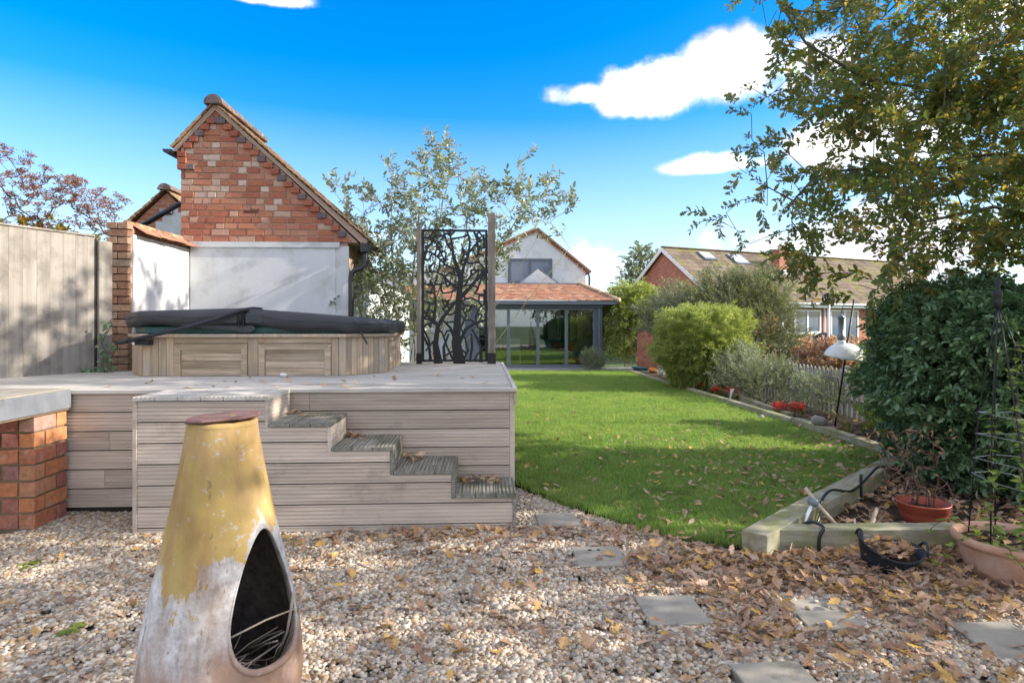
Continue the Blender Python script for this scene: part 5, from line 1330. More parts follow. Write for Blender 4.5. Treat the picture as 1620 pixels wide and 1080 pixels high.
# wicker ball on a white pole, black kettle barbecue (next garden)
wb = thing('wicker_ball_lamp', 'dark wicker ball on a white pole in front of the bungalow', 'ornament', (8.2, 14, 0))
mb = MB(); mb.tube([(8.23, 14, .0), (8.25, 14, 1.95)], .03, 8); mb.build('pole', m_whitepaint, wb, smooth=True)
mb = MB()
for k in range(16):
    q = Euler((random.uniform(0, 6), random.uniform(0, 6), random.uniform(0, 6))).to_matrix(); mb.tube([Vector((8.24, 14, 2.07))+q @ Vector((.135*math.cos(t*.4), .135*math.sin(t*.4), 0)) for t in range(17)], .009, 4, caps=False)
mb.build('ball', m_black, wb)
kb = thing('kettle_barbecue', 'black kettle barbecue in front of the bungalow patio door', 'barbecue', (8.6, 15, 0))
mb = MB(); mb.lathe([(0, .78), (.15, .80), (.27, .9), (.3, 1.02), (.29, 1.04), (.25, 1.15), (.12, 1.24), (0, 1.26)], 24, (8.72, 15, 0)); mb.build('bowl', m_black, kb, smooth=True)
for a in (90, 210, 330):
    mb = MB(); mb.tube([(8.72+.15*math.cos(R(a)), 15+.15*math.sin(R(a)), .82), (8.72+.3*math.cos(R(a)), 15+.3*math.sin(R(a)), 0)], .015, 6); mb.build('leg', m_black, kb)
# picket fence
pf = thing('picket_fence', 'low grey picket fence behind the flower bed', 'fence', (5.8, 10, 0))
y = 6.9
while y < 13.5:
    x = 5.75+.0*(y-7); h = .74+random.uniform(-.012, .012)
    mb = MB(); mb.prism([(x, y, -.02), (x, y+.075, -.02), (x, y+.075, h-.05), (x, y+.0375, h), (x, y, h-.05)], (.018, 0, 0)); mb.build('picket', m_picket, pf); y += .125
for z in (.2, .53):
    mb = MB(); mb.box(5.769, 6.85, z, 5.80, 13.5, z+.07); mb.build('rail', m_picket, pf)
for y in (7.6, 9.4, 11.2, 13.0):
    mb = MB(); mb.box(5.802, y, -.02, 5.88, y+.08, .78); mb.build('post', m_picket, pf, bevel=.004)
# solar stake light, cable, sticks in the raised bed
so = thing('solar_stake_light', 'silver solar stake light leaning in the raised bed corner', 'garden light', (2.15, 3.98, .02))
a = Vector((2.12, 3.95, .02)); b = Vector((2.235, 4.0, .20)); mb = MB(); mb.tube([a, b], .012, 8); mb.build('stake', m_whitepaint, so, smooth=True)
d = (b-a).normalized(); mb = MB(); mb.tube([b, b+d*.012, b+d*.05, b+d*.055], [.016, .032, .036, .02], 14); mb.build('lamp_head', m_greylite, so, smooth=True)
def cable(pts, r, lab, name='black_cable', mat=m_blackpipe, cat='cable'):
    P = [Vector(p) for p in pts]; out = []
    for i in range(len(P)-1):
        p0_, p1_, p2_, p3_ = P[max(0, i-1)], P[i], P[i+1], P[min(len(P)-1, i+2)]
        for t in (0, .25, .5, .75):
            out.append(.5*((2*p1_)+(-p0_+p2_)*t+(2*p0_-5*p1_+4*p2_-p3_)*t*t+(-p0_+3*p1_-3*p2_+p3_)*t**3))
    out.append(P[-1]); mb = MB(); mb.tube(out, r, 7); return tag(mb.build(name, mat, smooth=True), lab, cat)
cable([(2.11, 3.690, .0), (2.115, 3.688, .10), (2.14, 3.69, .158), (2.12, 3.78, .165), (2.10, 3.86, .12), (2.2, 3.98, .05), (2.35, 4.12, .06), (2.42, 4.2, .17), (2.6, 4.38, .2), (2.9, 4.6, .13), (3.2, 4.85, .18), (3.35, 4.95, .23), (3.5, 5.0, .2), (3.6, 5.0, .1)], .0105, 'black hose running over the front sleeper and along the bed', 'garden_hose', cat='hose')
o = cable([(3.05, 4.72, .0), (3.05, 4.72, .12), (3.05, 4.72, .23)], .012, 'short black stake holding the hose in the raised bed', 'hose_stake', cat='stake')
for i, (pts, lb) in enumerate((([(2.45, 4.02, .03), (2.38, 4.1, .13), (2.3, 4.2, .27)], 'cut pale branch stub propped against the slanting sleeper'), ([(2.62, 4.0, .02), (2.7, 4.05, .07), (2.78, 4.12, .14)], 'short cut stick standing in the raised bed'), ([(2.35, 3.9, .03), (2.5, 3.93, .03), (2.52, 3.97, .12)], 'thin white stick at the raised bed corner'))):
    mb = MB(); mb.tube(pts, .014 if i < 2 else .007, 7); tag(mb.build('cut_branch', m_drystick, smooth=True), lb, 'branch')
# plant tags in the flower bed
for x, y, lb in ((4.62, 11.1, 'white plant tag beside the middle red flowers'), (4.62, 13.0, 'white plant tag by the far red flowers')):
    mb = MB(); mb.prism([(x, y, 0), (x+.02, y, 0), (x+.06, y, .17), (x+.10, y, .24), (x+.02, y, .24)], (0, .006, 0)); tag(mb.build('plant_tag', m_whitepaint), lb, 'tag')
# clutter at the end of the border
for nm, lb, loc, sc, col in (('blue_tray', 'pale blue plastic tray on the ground near the low brick wall', (4.95, 18.9, .06), (.3, .2, .06), (.12, .25, .28)), ('white_bag', 'crumpled white compost bag beside the low brick wall', (5.05, 16.9, .14), (.14, .12, .16), (.6, .6, .55)), ('dark_bag', 'crumpled black bag at the far end of the border', (5.35, 16.2, .12), (.26, .2, .13), (.015, .015, .025)), ('orange_pot', 'orange leafy heap beside the blue tray', (5.15, 18.0, .07), (.18, .14, .08), (.5, .18, .03))):
    rock(nm, loc, sc, lb, plain(nm+'_mat', col, .5), hash(nm) % 7 if False else len(nm), 'bag' if 'bag' in nm else 'tray' if 'tray' in nm else 'heap')
# ================================================================ vegetation
def sprays(name, k, mats, *a, **kw): return protos(name, [spray(name, mats, *a, **kw) for _ in range(k)])
S_oak = sprays('oak_spray', 6, [m_oak, m_bark], 17, .074, .047, 'oak', .26, droop=.25, spread=.9, curl=.35)
S_lau = sprays('laurel_spray', 5, [m_laurel, m_stem], 12, .066, .032, 'ellipse', .24, droop=.0, spread=.8, curl=.25, up=.6)
S_holly = sprays('holly_spray', 5, [m_holly, m_bark], 16, .05, .028, 'holly', .13, droop=.1, spread=1.1, fold=.35, curl=.2)
S_oli = sprays('olive_spray', 4, [m_olive, m_stem], 22, .05, .013, 'lance', .28, droop=.0, spread=.7, up=.5)
S_bam = sprays('bamboo_spray', 4, [m_bamboo, m_stem], 22, .12, .02, 'lance', .30, droop=.35, spread=.8, curl=.6)
S_grey = sprays('grey_spray', 4, [m_greyleaf, m_stem], 20, .06, .014, 'lance', .26, droop=.1, spread=.8)
S_rus = sprays('russet_spray', 3, [m_russet, m_twig], 18, .05, .03, 'ellipse', .2, spread=1)
S_lime = sprays('lime_spray', 3, [m_lime, m_stem], 14, .06, .035, 'ellipse', .22, spread=1)
S_aut = sprays('autumn_spray', 3, [m_autumn, m_twig], 12, .09, .075, 'maple', .25, droop=.3, spread=1)
S_far = sprays('far_spray', 3, [m_olive, m_bark], 26, .14, .07, 'ellipse', .7, droop=.4, spread=1.0)

def in_blobs(blobs, n, shell=0.0, seed=1):
    """random points inside a union of ellipsoids; shell>0 pushes them outwards"""
    rr = np.random.default_rng(seed); out = []
    vol = np.array([b[1][0]*b[1][1]*b[1][2] for b in blobs])**.75; vol = vol/vol.sum()
    for (c, r), v in zip(blobs, vol):
        k = int(n*v)+1; d = rr.normal(size=(k, 3)); d /= np.linalg.norm(d, axis=1)[:, None]
        rad = rr.random(k)**(1/(3+shell*9)); wob = 1+.14*np.sin(d[:, 0]*5+c[0])*np.cos(d[:, 1]*6+c[1])+.10*np.sin(d[:, 2]*9+c[2]*3)+.06*np.sin(d[:, 0]*17+d[:, 2]*13)
        out.append(np.array(c)+d*np.array(r)*(rad*wob)[:, None])
    return np.concatenate(out)
def foliage(name, pts, centre, pc, scl, parent, outw=.7, up=.3, jitter=.6, seed=1, zmin=.02):
    rr = random.Random(seed); pts = [p for p in pts if p[2] > zmin]; rot = []
    c = Vector(centre)
    for p in pts:
        d = (Vector(p)-c).normalized()*outw+Vector((0, 0, up))+Vector((rr.uniform(-1, 1), rr.uniform(-1, 1), rr.uniform(-1, 1)))*jitter
        rot.append(tuple(dir_euler(d, rr.uniform(-.8, .8))))
    return scatter(name, pts, rot, [scl*rr.uniform(.7, 1.25) for _ in pts], pc, parent)
def bush(name, label, cat, base, blobs, n, pc, scl=1.0, stems=7, smat=None, shell=.5, up=.3, seed=1, group=None, part='foliage', outw=.7, zmin=.02, ntw=40, tip=.004):
    t = thing(name, label, cat, base, group)
    pts = in_blobs(blobs, n, shell, seed); cz = sum(b[0][2] for b in blobs)/len(blobs)
    c = (base[0], base[1], cz*.6)
    foliage(part, pts, c, pc, scl, t, outw, up, seed=seed, zmin=zmin)
    rr = random.Random(seed); trunks = []
    zlow = min(b[0][2] for b in blobs)
    for i in range(stems):
        a = rr.uniform(0, 6.28); b0 = Vector((base[0]+.12*math.cos(a), base[1]+.12*math.sin(a), base[2]-.02))
        bl_ = rr.choice(blobs); tip_ = Vector(bl_[0])*.55+b0*.45+Vector((rr.uniform(-.2, .2), rr.uniform(-.2, .2), 0))
        trunks.append([b0, b0.lerp(tip_, .5)+rdir()*.06, tip_])
    sel = pts[np.random.default_rng(seed).choice(len(pts), min(ntw, len(pts)), replace=False)]
    mb, *_ = skeleton(trunks, [tuple(p) for p in sel if p[2] > .1], .25, .12, tip)
    mb.build('stems', smat or m_stem, t, smooth=True); return t

# ---- oak on the right
oak = thing('oak_tree', 'big oak with browning leaves overhanging the garden from the right', 'tree', (7.1, 5.7, 0))
trunk = [(7.1, 5.7, -.05), (7.05, 5.7, .8), (6.9, 5.65, 1.7), (6.75, 5.65, 2.5), (6.6, 5.7, 3.4), (6.5, 5.7, 4.6), (6.3, 5.8, 5.8)]
limbs = [[(6.9, 5.65, 1.9), (6.2, 5.4, 2.15), (5.3, 5.25, 2.35), (4.6, 5.2, 2.5), (3.9, 5.3, 2.35)],
         [(6.75, 5.65, 2.5), (6.0, 5.6, 2.9), (5.0, 5.6, 3.1), (4.1, 5.7, 3.0), (3.3, 5.6, 2.9)],
         [(6.6, 5.7, 3.2), (5.6, 5.5, 3.7), (4.5, 5.4, 3.6), (3.6, 5.5, 3.75), (3.05, 5.55, 4.1), (2.75, 5.6, 4.6)],
         [(6.55, 5.7, 4.0), (5.4, 5.9, 4.9), (4.4, 6.0, 5.3)], [(6.8, 5.6, 2.3), (5.9, 4.6, 2.6), (5.1, 4.0, 2.7)], [(6.7, 5.7, 2.8), (6.0, 6.6, 3.2), (5.2, 7.2, 3.4)], [(6.75, 5.6, 2.6), (6.6, 4.2, 3.1), (6.5, 2.8, 3.4), (6.5, 1.4, 3.5)]]
obl = [((4.9, 5.5, 3.0), (1.65, 1.3, 1.0)), ((5.9, 5.6, 3.7), (1.7, 1.9, 1.7)), ((4.5, 5.6, 4.2), (1.25, 1.3, 1.0)), ((5.6, 5.8, 5.3), (1.9, 1.9, 1.3)), ((3.7, 5.4, 2.35), (1.0, .7, .6)), ((3.3, 5.5, 3.1), (.72, .7, .8)), ((3.2, 5.5, 3.95), (.62, .7, .75)), ((4.9, 5.2, 2.45), (1.1, .8, .42)), ((4.6, 5.1, 2.5), (1.2, .9, .5)), ((3.9, 5.5, 3.45), (.85, .8, .7)), ((5.5, 4.3, 3.0), (1.1, .9, .9)), ((5.4, 6.9, 3.7), (1.2, .9, 1.1)), ((3.3, 5.5, 4.7), (.7, .8, .7)), ((6.3, 3.4, 3.7), (1.5, 1.1, 1.5)), ((6.4, 2.0, 3.5), (1.5, 1.1, 1.5)), ((7.2, 2.6, 2.6), (1.2, 1.5, .9)), ((6.6, .8, 3.6), (1.3, .9, 1.3))]  # last blobs and last limb: unseen crown added to shade the foreground gravel
tg = in_blobs(obl, 1000, .15, 4)
extra = np.array([(2.02, 5.55, 2.40), (2.25, 5.5, 2.38), (2.5, 5.55, 2.2), (2.42, 5.55, 3.5), (2.62, 5.5, 3.05), (2.7, 5.6, 2.75), (2.65, 5.5, 2.55), (2.8, 5.6, 4.55), (2.95, 5.5, 4.3), (2.55, 5.6, 3.2), (2.75, 5.55, 3.9), (2.9, 5.4, 2.0), (3.1, 5.5, 1.85), (3.4, 5.3, 1.8), (3.9, 5.2, 1.78), (4.2, 5.1, 1.72), (3.6, 5.2, 1.72), (4.5, 5, 1.8), (2.75, 5.5, 2.3), (2.15, 5.55, 2.43), (2.35, 5.5, 2.33), (2.3, 5.6, 2.5), (2.5, 5.5, 3.4), (2.55, 5.5, 3.1), (2.35, 5.55, 2.95), (2.45, 5.5, 2.85), (2.6, 5.55, 2.65), (2.4, 5.5, 2.6), (2.65, 5.5, 4.2), (2.6, 5.5, 4.45), (2.85, 5.5, 3.75), (2.7, 5.6, 3.6), (2.5, 5.5, 3.65), (2.5, 5.5, 3.0), (2.9, 5.5, 2.6)])
mbk, pos, par, tips, nt0 = skeleton([trunk]+limbs, [tuple(p) for p in np.concatenate([tg, extra])], .22, .16, .0035, 2.2, .22)
mbk.build('trunk', m_bark, oak, smooth=True)
lp, lr, ls = [], [], []; rr = random.Random(2)
for i in range(nt0, len(pos)):
    p = pos[i]; d0 = (p-pos[par[i]]).normalized()
    nsp = 1 if p.x < 2.8 else 3
    if p.z < (1.62 if p.x < 4.2 else 2.0): continue
    for q in range(nsp):
        d = d0*.8+Vector((rr.uniform(-1, 1), rr.uniform(-1, 1), rr.uniform(-.9, .6)))*(.8 if p.x > 3 else .5)
        lp.append(tuple(p+rdir()*(.05 if p.x < 3 else .12))); lr.append(tuple(dir_euler(d, rr.uniform(-1, 1)))); ls.append(rr.uniform(.7, 1.2)*(.72 if p.x < 3.0 else 1))
print('oak sprays', len(lp))
scatter('crown', lp, lr, ls, S_oak, oak)

# ---- multi-stemmed shrub behind the deck
shr = thing('multi_stem_shrub', 'tall loose grey-green shrub with many bare stems behind the screen', 'shrub', (-.9, 8.75, 0))
rs = random.Random(9); trunks = []
ends = [(-2.15, 3.35), (-1.75, 3.0), (-1.3, 3.55), (-.95, 3.9), (-.6, 4.05), (-.25, 3.5), (.1, 3.55), (.5, 3.75), (.75, 3.3), (1.25, 3.2), (-2.0, 2.3), (-1.5, 2.3), (-.5, 2.9), (.45, 2.6)]
for i, (ex, ez) in enumerate(ends):
    b = Vector((-.95+.25*rs.uniform(-1, 1)+.18*ex, 8.75+.2*rs.uniform(-1, 1), 0)); e_ = Vector((ex, 8.8+rs.uniform(-.35, .35), ez*.80))
    trunks.append([b, b.lerp(e_, .3)+Vector((-.08*ex*0, 0, .18)), b.lerp(e_, .65)+Vector((rs.uniform(-.1, .1), 0, .12)), e_])
sbl = [((-.75, 8.8, 3.25), (.75, .6, .62)), ((-1.45, 8.75, 2.9), (.7, .5, .6)), ((-1.2, 8.7, 2.2), (.85, .5, .75)), ((.35, 8.8, 3.15), (.75, .5, .5)), ((-.35, 8.7, 2.55), (.7, .5, .6)), ((-.65, 8.8, 3.75), (.32, .35, .35)), ((-1.75, 8.6, 1.75), (.45, .4, .55)), ((-1.35, 8.7, 1.75), (.65, .4, .6)), ((-1.6, 8.7, 2.4), (.5, .4, .5)), ((-.4, 8.7, 1.9), (.5, .4, .5)), ((-1.25, 8.3, 2.2), (.4, .3, .6)), ((-1.15, 8.3, 1.5), (.4, .3, .45)), ((.85, 8.8, 3.3), (.4, .3, .35))]
tg = in_blobs(sbl, 620, .2, 12); ex2 = np.array([(x, 8.8, z) for x, z in ends]+[(-2.2, 8.7, 3.42), (-2.0, 8.7, 3.5), (1.3, 8.8, 3.25), (1.15, 8.8, 2.75), (.6, 8.8, 3.85), (-.7, 8.8, 4.1), (-.5, 8.8, 4.05), (-2.3, 8.5, 2.1), (-2.15, 8.5, 2.0)])
mbk, pos, par, tips, nt0 = skeleton(trunks, [tuple(p) for p in np.concatenate([tg, ex2])], .16, .12, .003, 2.4, .05, lift=.1)
mbk.build('stems', m_stem, shr, smooth=True)
lp, lr, ls = [], [], []
for i in range(nt0, len(pos)):
    p = pos[i]; d0 = (p-pos[par[i]]).normalized()
    for q in range(rs.choice((1, 1, 2))):
        d = d0+Vector((rs.uniform(-1, 1), rs.uniform(-1, 1), rs.uniform(-.3, 1)))*.7; lp.append(tuple(p)); lr.append(tuple(dir_euler(d, rs.uniform(-1, 1)))); ls.append(rs.uniform(.7, 1.2))
print('shrub sprays', len(lp)); scatter('crown', lp, lr, ls, S_lau, shr)

# ---- holly hedge
hed = thing('holly_hedge', 'dense dark glossy holly hedge behind the terracotta pot', 'hedge', (5, 5.2, 0))
hb = [((4.55, 5.55, .95), (.75, .9, .86)), ((4.25, 4.9, .8), (.72, .7, .82)), ((5.3, 5.3, 1.0), (1.1, 1.0, .9)), ((4.4, 5.2, 1.3), (.65, .7, .5)), ((6.2, 5.2, 1.0), (1.1, 1.0, .95)), ((4.9, 4.8, .95), (1.0, .75, .85)), ((4.6, 5.7, 1.42), (.5, .6, .36)), ((5.6, 4.9, 1.35), (.9, .8, .6))]
hp = in_blobs(hb, 17000, .6, 21)
foliage('foliage', hp, (5, 5.3, .5), S_holly, .9, hed, .9, .2, .6, 3, .12)
rs = random.Random(3); trunks = [[(x, y, -.02), (x+.05, y, .4), (x+.1, y+.05, .9)] for x, y in ((4.5, 5.4), (4.4, 4.9), (4.7, 5.0), (5.2, 5.2), (5.6, 5.0), (6.2, 5.2))]
mb, *_ = skeleton(trunks, [tuple(p) for p in hp[::90] if p[2] > .3], .2, .1, .004); mb.build('stems', m_bark, hed, smooth=True)

# ---- shrubs and bushes along the right-hand border
bush('rounded_bush', 'large clipped round bush with feathery yellow-green foliage', 'bush', (4.95, 13.3, 0), [((4.95, 13.3, .98), (1.0, .95, .88)), ((4.95, 13.25, .6), (.85, .8, .62))], 4200, S_bam, .62, 9, m_stem, .8, .1, 31)
bush('olive_shrub', 'big loose olive-green shrub between round bush and bungalow', 'shrub', (6.8, 15.2, 0), [((6.2, 15.2, 1.55), (1.1, .9, 1.05)), ((6.9, 15.0, 1.2), (1.0, .9, 1.05)), ((6.9, 15.0, 2.15), (.8, .7, .55)), ((7.5, 14.8, .6), (.7, .7, .65)), ((5.2, 15.8, 1.55), (.9, .7, .7))], 3600, S_oli, 1.35, 12, m_stem, .4, .3, 32)
bush('bamboo_clump', 'tall bamboo clump with golden top beside the glass extension', 'bamboo', (5.0, 20.6, 0), [((4.9, 20.6, 1.7), (.85, .7, .95)), ((5.4, 20.5, 2.05), (.75, .6, .62)), ((4.6, 20.7, 1.2), (.6, .6, 1.1)), ((5.6, 20.6, 1.5), (.6, .6, .8))], 1500, S_bam, 1.1, 16, m_stem, .5, -.1, 33, zmin=.5)
bush('silver_shrub', 'low silvery shrub in front of the picket fence beside the red flowers', 'shrub', (5.3, 11.2, 0), [((5.2, 11.9, .40), (.5, .6, .45)), ((5.3, 11.0, .36), (.35, .5, .4)), ((5.35, 12.6, .5), (.5, .6, .55))], 800, S_grey, 1.0, 9, m_stem, .3, .4, 34)
bush('yellowing_shrub', 'yellow-green bushy shrub between feeder pole and holly hedge', 'shrub', (5.6, 7.7, 0), [((5.6, 7.9, .55), (.4, .6, .6)), ((5.3, 7.2, .35), (.4, .5, .4)), ((5.9, 7.7, .9), (.45, .5, .35))], 480, S_lime, 1.0, 8, m_stem, .3, .4, 35)
bush('russet_hedge', 'reddish-brown hedge behind the picket fence', 'hedge', (7.9, 12.6, 0), [((7.5, 12.6, .55), (.75, .5, .5)), ((8.5, 12.7, .5), (.7, .5, .5))], 900, S_rus, 1.1, 8, m_twig, .4, .4, 36)
bush('wispy_tree', 'thin pale-leaved tree far behind the glass extension', 'tree', (10.6, 40, 0), [((10.7, 40, 5.4), (.9, .9, 1.5)), ((10.0, 40, 4.2), (.8, .8, 1.0)), ((11.2, 40, 4.4), (.7, .7, 1.2))], 170, S_far, 1.1, 4, m_bark, .1, .0, 37, part='crown', ntw=60, tip=.012)
bush('distant_tree', 'small distant bare tree at the right of the white gable', 'tree', (5.6, 38, 0), [((5.4, 38, 4.0), (.7, .7, .8))], 60, S_far, .9, 3, m_bark, .1, .0, 38, part='crown', ntw=40, tip=.012)
bush('shady_shrub', 'low grey-green shrub against the picket fence beside the feeder pole', 'shrub', (5.35, 9.4, 0), [((5.45, 9.6, .28), (.22, .5, .28))], 150, S_grey, .9, 6, m_stem, .3, .4, 39)
bush('end_shrub', 'leafy dark shrub climbing over the low brick wall', 'shrub', (6.4, 18.6, 0), [((6.6, 18.4, 1.5), (.9, .7, 1.0)), ((6.0, 18.9, 2.0), (.5, .5, .6))], 700, S_oli, 1.4, 6, m_stem, .4, .2, 40)
bush('lavender_plant', 'pale green tufty plant beside the glass doors', 'plant', (3.55, 19.4, 0), [((3.55, 19.4, .26), (.32, .3, .27))], 260, S_grey, .9, 6, m_stem, .5, .8, 41)
# trees out of view to the right of the lawn that shade it are the oak and hedge above

# ---- climber with seed heads over the fence
clb = thing('seed_head_shrub', 'bare brown flat-topped seed-head shrub above the left fence', 'shrub', (-5.9, 7.6, 0))
rs = random.Random(8); trunks = []
for i in range(9):
    b = Vector((-6.6+i*.22, 7.6+rs.uniform(-.2, .2), 0)); trunks.append([b, b+Vector((rs.uniform(-.1, .1), 0, 1.2)), b+Vector((rs.uniform(-.15, .15), 0, 2.3))])
tgs = []
for i in range(330):
    x = rs.uniform(-7.2, -4.55); t = (x+6.6)/2.0; zmax = 3.75-.45*max(0, t) if t < .5 else 3.42-.55*max(0, (t-.5)*1.3)
    zmax = {0: 3.75}.get(9, zmax); tgs.append((x, 7.6+rs.uniform(-.35, .35), 2.4+(zmax-2.4)*rs.random()**.6))
mbk, pos, par, tips, nt0 = skeleton(trunks, tgs, .16, .15, .003, 2.4, .03, lift=.05); mbk.build('stems', m_twig, clb, smooth=True)
def umbel():
    mb = MB(); r0 = random.uniform(.05, .08)
    for k in range(34):
        a = random.uniform(0, 6.28); r = r0*math.sqrt(random.random()); p = Vector((.06+random.uniform(-.008, .01)-r*r*2, r*math.cos(a), r*math.sin(a)))
        if k % 3 == 0: mb.cur = .3; mb.tube([(0, 0, 0), p], .0012, 3, caps=False)
        mb.cur = random.random(); d = rdir(); leaf(mb, p, d, rdir(), .018, .012, 'round', .2, .2)
    return mb.mesh('umbel', m_seed, recalc=False)
UM = protos('umbels', [umbel() for _ in range(4)])
lp, lr, ls = [], [], []
for i in tips:
    d = Vector((rs.uniform(-.35, .35), rs.uniform(-.35, .35), 1)); lp.append(tuple(pos[i])); lr.append(tuple(dir_euler(d, rs.uniform(0, 6)))); ls.append(rs.uniform(.7, 1.25))
for i in range(nt0, len(pos)):
    if rs.random() < .42 and pos[i].z > 2.35: lp.append(tuple(pos[i])); lr.append(tuple(dir_euler(Vector((rs.uniform(-.6, .6), rs.uniform(-.6, .6), 1)), 0))); ls.append(rs.uniform(.5, .9))
scatter('seed_heads', lp, lr, ls, UM, clb)
ap = in_blobs([((-6.2, 7.3, 2.55), (.7, .25, .22)), ((-5.2, 7.3, 2.45), (.7, .2, .12))], 90, 0, 5); foliage('leaves', ap, (-6, 7.6, 2.2), S_aut, .8, clb, .5, .3, .8, 6)

# ---- climber on the obelisk
cl = thing('climbing_plant', 'lime-leaved climber twining up the black obelisk', 'climber', (PX, PY, .22))
rs = random.Random(14); mb = MB(); lf = MB()
for li, top, nloop in ((0, .95, 0), (1, 1.0, 0), (2, 1.35, 0), (3, 1.2, 0), (1, .62, 0), (2, .8, 0)):
    P = legs[li]; zz = .2; path = []
    while zz < top:
        for q0, q1 in zip(P[:-1], P[1:]):
            if q0.z <= zz <= q1.z: c = q0.lerp(q1, (zz-q0.z)/(q1.z-q0.z)); break
        a = zz*22+li; path.append(c+Vector((math.cos(a), math.sin(a), 0))*.015+rdir()*.006); zz += .035
    if len(path) < 3: continue
    mb.tube(path, .0022, 5)
    for p in path:
        for s in (0, 1):
            if rs.random() < .8:
                d = Vector((rs.uniform(-1, 1), rs.uniform(-1, 1), rs.uniform(-.2, .35))); L = rs.uniform(.038, .072); leaf(lf, p, d, (rs.uniform(-.3, .3), rs.uniform(-.3, .3), 1), L, L*.75, 'round', .15, .3)
# low trailing shoots outside the pot
for st, en in (((2.72, 3.2, .27), (2.5, 3.25, .02)), ((2.75, 3.1, .27), (2.82, 2.95, .05)), ((2.78, 3.3, .28), (2.62, 3.42, .22))):
    a, b = Vector(st), Vector(en); path = [a.lerp(b, t/6)+Vector((0, 0, .06*math.sin(math.pi*t/6)))+rdir()*.01 for t in range(7)]; mb.tube(path, .002, 5)
    for p in path:
        for s in range(2):
            L = rs.uniform(.025, .05); leaf(lf, p, (rs.uniform(-1, 1), rs.uniform(-1, 1), .2), (0, 0, 1), L, L*.8, 'round', .15, .3)
for i in range(40):
    a = rs.uniform(0, 6.28); r = .22*math.sqrt(rs.random()); L = rs.uniform(.025, .05); leaf(lf, (PX+r*math.cos(a), PY+r*math.sin(a), .19+rs.uniform(0, .04)), rdir(.3), (0, 0, 1), L, L*.75, 'round', .15, .3)
mb.build('vine_stems', m_twig, cl, smooth=True); lf.build('leaves', m_climber, cl, recalc=False)

# ---- dead twigs in the red pot
dt = thing('dead_plant', 'dead twiggy plant in the red plastic pot', 'plant', (RX, RY, .15))
rs = random.Random(6); tk = []
for i in range(7):
    b = Vector((RX+rs.uniform(-.08, .08), RY+rs.uniform(-.06, .06), .11)); tk.append([b, b+Vector((rs.uniform(-.04, .04), rs.uniform(-.03, .03), .12)), b+Vector((rs.uniform(-.1, .06), rs.uniform(-.05, .05), .25))])
tgs = [(RX+rs.uniform(-.36, .16), RY+rs.uniform(-.12, .12), .2+rs.random()**.8*.5) for i in range(150)]
mbk, pos, par, tips, n0 = skeleton(tk, tgs, .06, .25, .0024, 2.4, .008); mbk.build('stems', m_twig, dt, smooth=True)
lf = MB()
for i in tips:
    if rs.random() < .7: leaf(lf, pos[i], rdir(), rdir(), .03, .016, 'ellipse', .3, .8)
lf.build('withered_leaves', m_seed, dt, recalc=False)
# ---- strap-leaved plants
def strap(name, lab, base, n, L, w, mat, seed, spread=1.0):
    rs = random.Random(seed); mb = MB(); t = thing(name, lab, 'plant', base)
    for i in range(n):
        a = rs.uniform(0, 6.28); l = L*rs.uniform(.6, 1.15); d = Vector((math.cos(a), math.sin(a), 0)); sd = Vector((-d.y, d.x, 0)); b = Vector(base)+d*.04; vs = []; bend = rs.uniform(.35, 1.0)*spread
        for k in range(7):
            q = k/6; p = b+d*(l*bend*q**1.6*.75)+Vector((0, 0, l*(q-.55*bend*q*q))); ww = w*(1-q**2.5)+.001; vs += [p-sd*ww, p+sd*ww]
        mb.cur = rs.random(); mb.add(vs, [(2*k, 2*k+1, 2*k+3, 2*k+2) for k in range(6)])
    mb.build('leaf_blades', mat, t, recalc=False); return t
strap('iris_clump', 'yellowing strap-leaved iris clump left of the holly hedge', (4.95, 7.15, 0), 18, .75, .014, m_bladeyel, 3)
strap('sedge_clump', 'thin green grassy clump at the foot of the feeder pole', (4.85, 7.8, 0), 26, .45, .005, m_bladeyel, 4)
# ---- red bedding flowers
def redplant(x, y, lab, seed, n=9):
    rs = random.Random(seed); t = thing('red_flower', lab, 'flower', (x, y, 0), 'red bedding flowers'); lf = MB(); fl = MB(); st = MB()
    for i in range(26): a = rs.uniform(0, 6.28); leaf(lf, (x+.09*math.cos(a)*rs.random(), y+.09*math.sin(a)*rs.random(), rs.uniform(.02, .10)), (math.cos(a), math.sin(a), .3), (0, 0, 1), .07, .04, 'ellipse', .2, .4)
    for i in range(n):
        a = rs.uniform(0, 6.28); r = .12*math.sqrt(rs.random()); bx_, by_ = x+r*math.cos(a), y+r*math.sin(a); h = rs.uniform(.14, .22); st.tube([(bx_, by_, .02), (bx_, by_, h)], .003, 4)
        for k in range(11): b_ = rs.uniform(0, 6.28); leaf(fl, (bx_, by_, h-.05+.007*k), (math.cos(b_), math.sin(b_), .5), (0, 0, 1), .05, .026, 'ellipse', .2, .5)
    lf.build('leaves', m_lime, t, recalc=False); fl.build('flower_heads', m_redfl, t, recalc=False); st.build('stalks', m_lime, t)
for i, (x, y, lb) in enumerate(((4.70, 9.35, 'left clump of the nearest red bedding flowers'), (4.92, 9.2, 'right clump of the nearest red bedding flowers'), (4.80, 11.35, 'red flower right of the white plant tag'), (4.68, 11.75, 'red flower just behind the white plant tag'), (4.70, 12.6, 'larger far clump of red flowers below the round bush'), (4.62, 13.4, 'farthest red flowers at the left of the round bush'))):
    redplant(x, y, lb, i+50, 15 if i < 2 else 12)
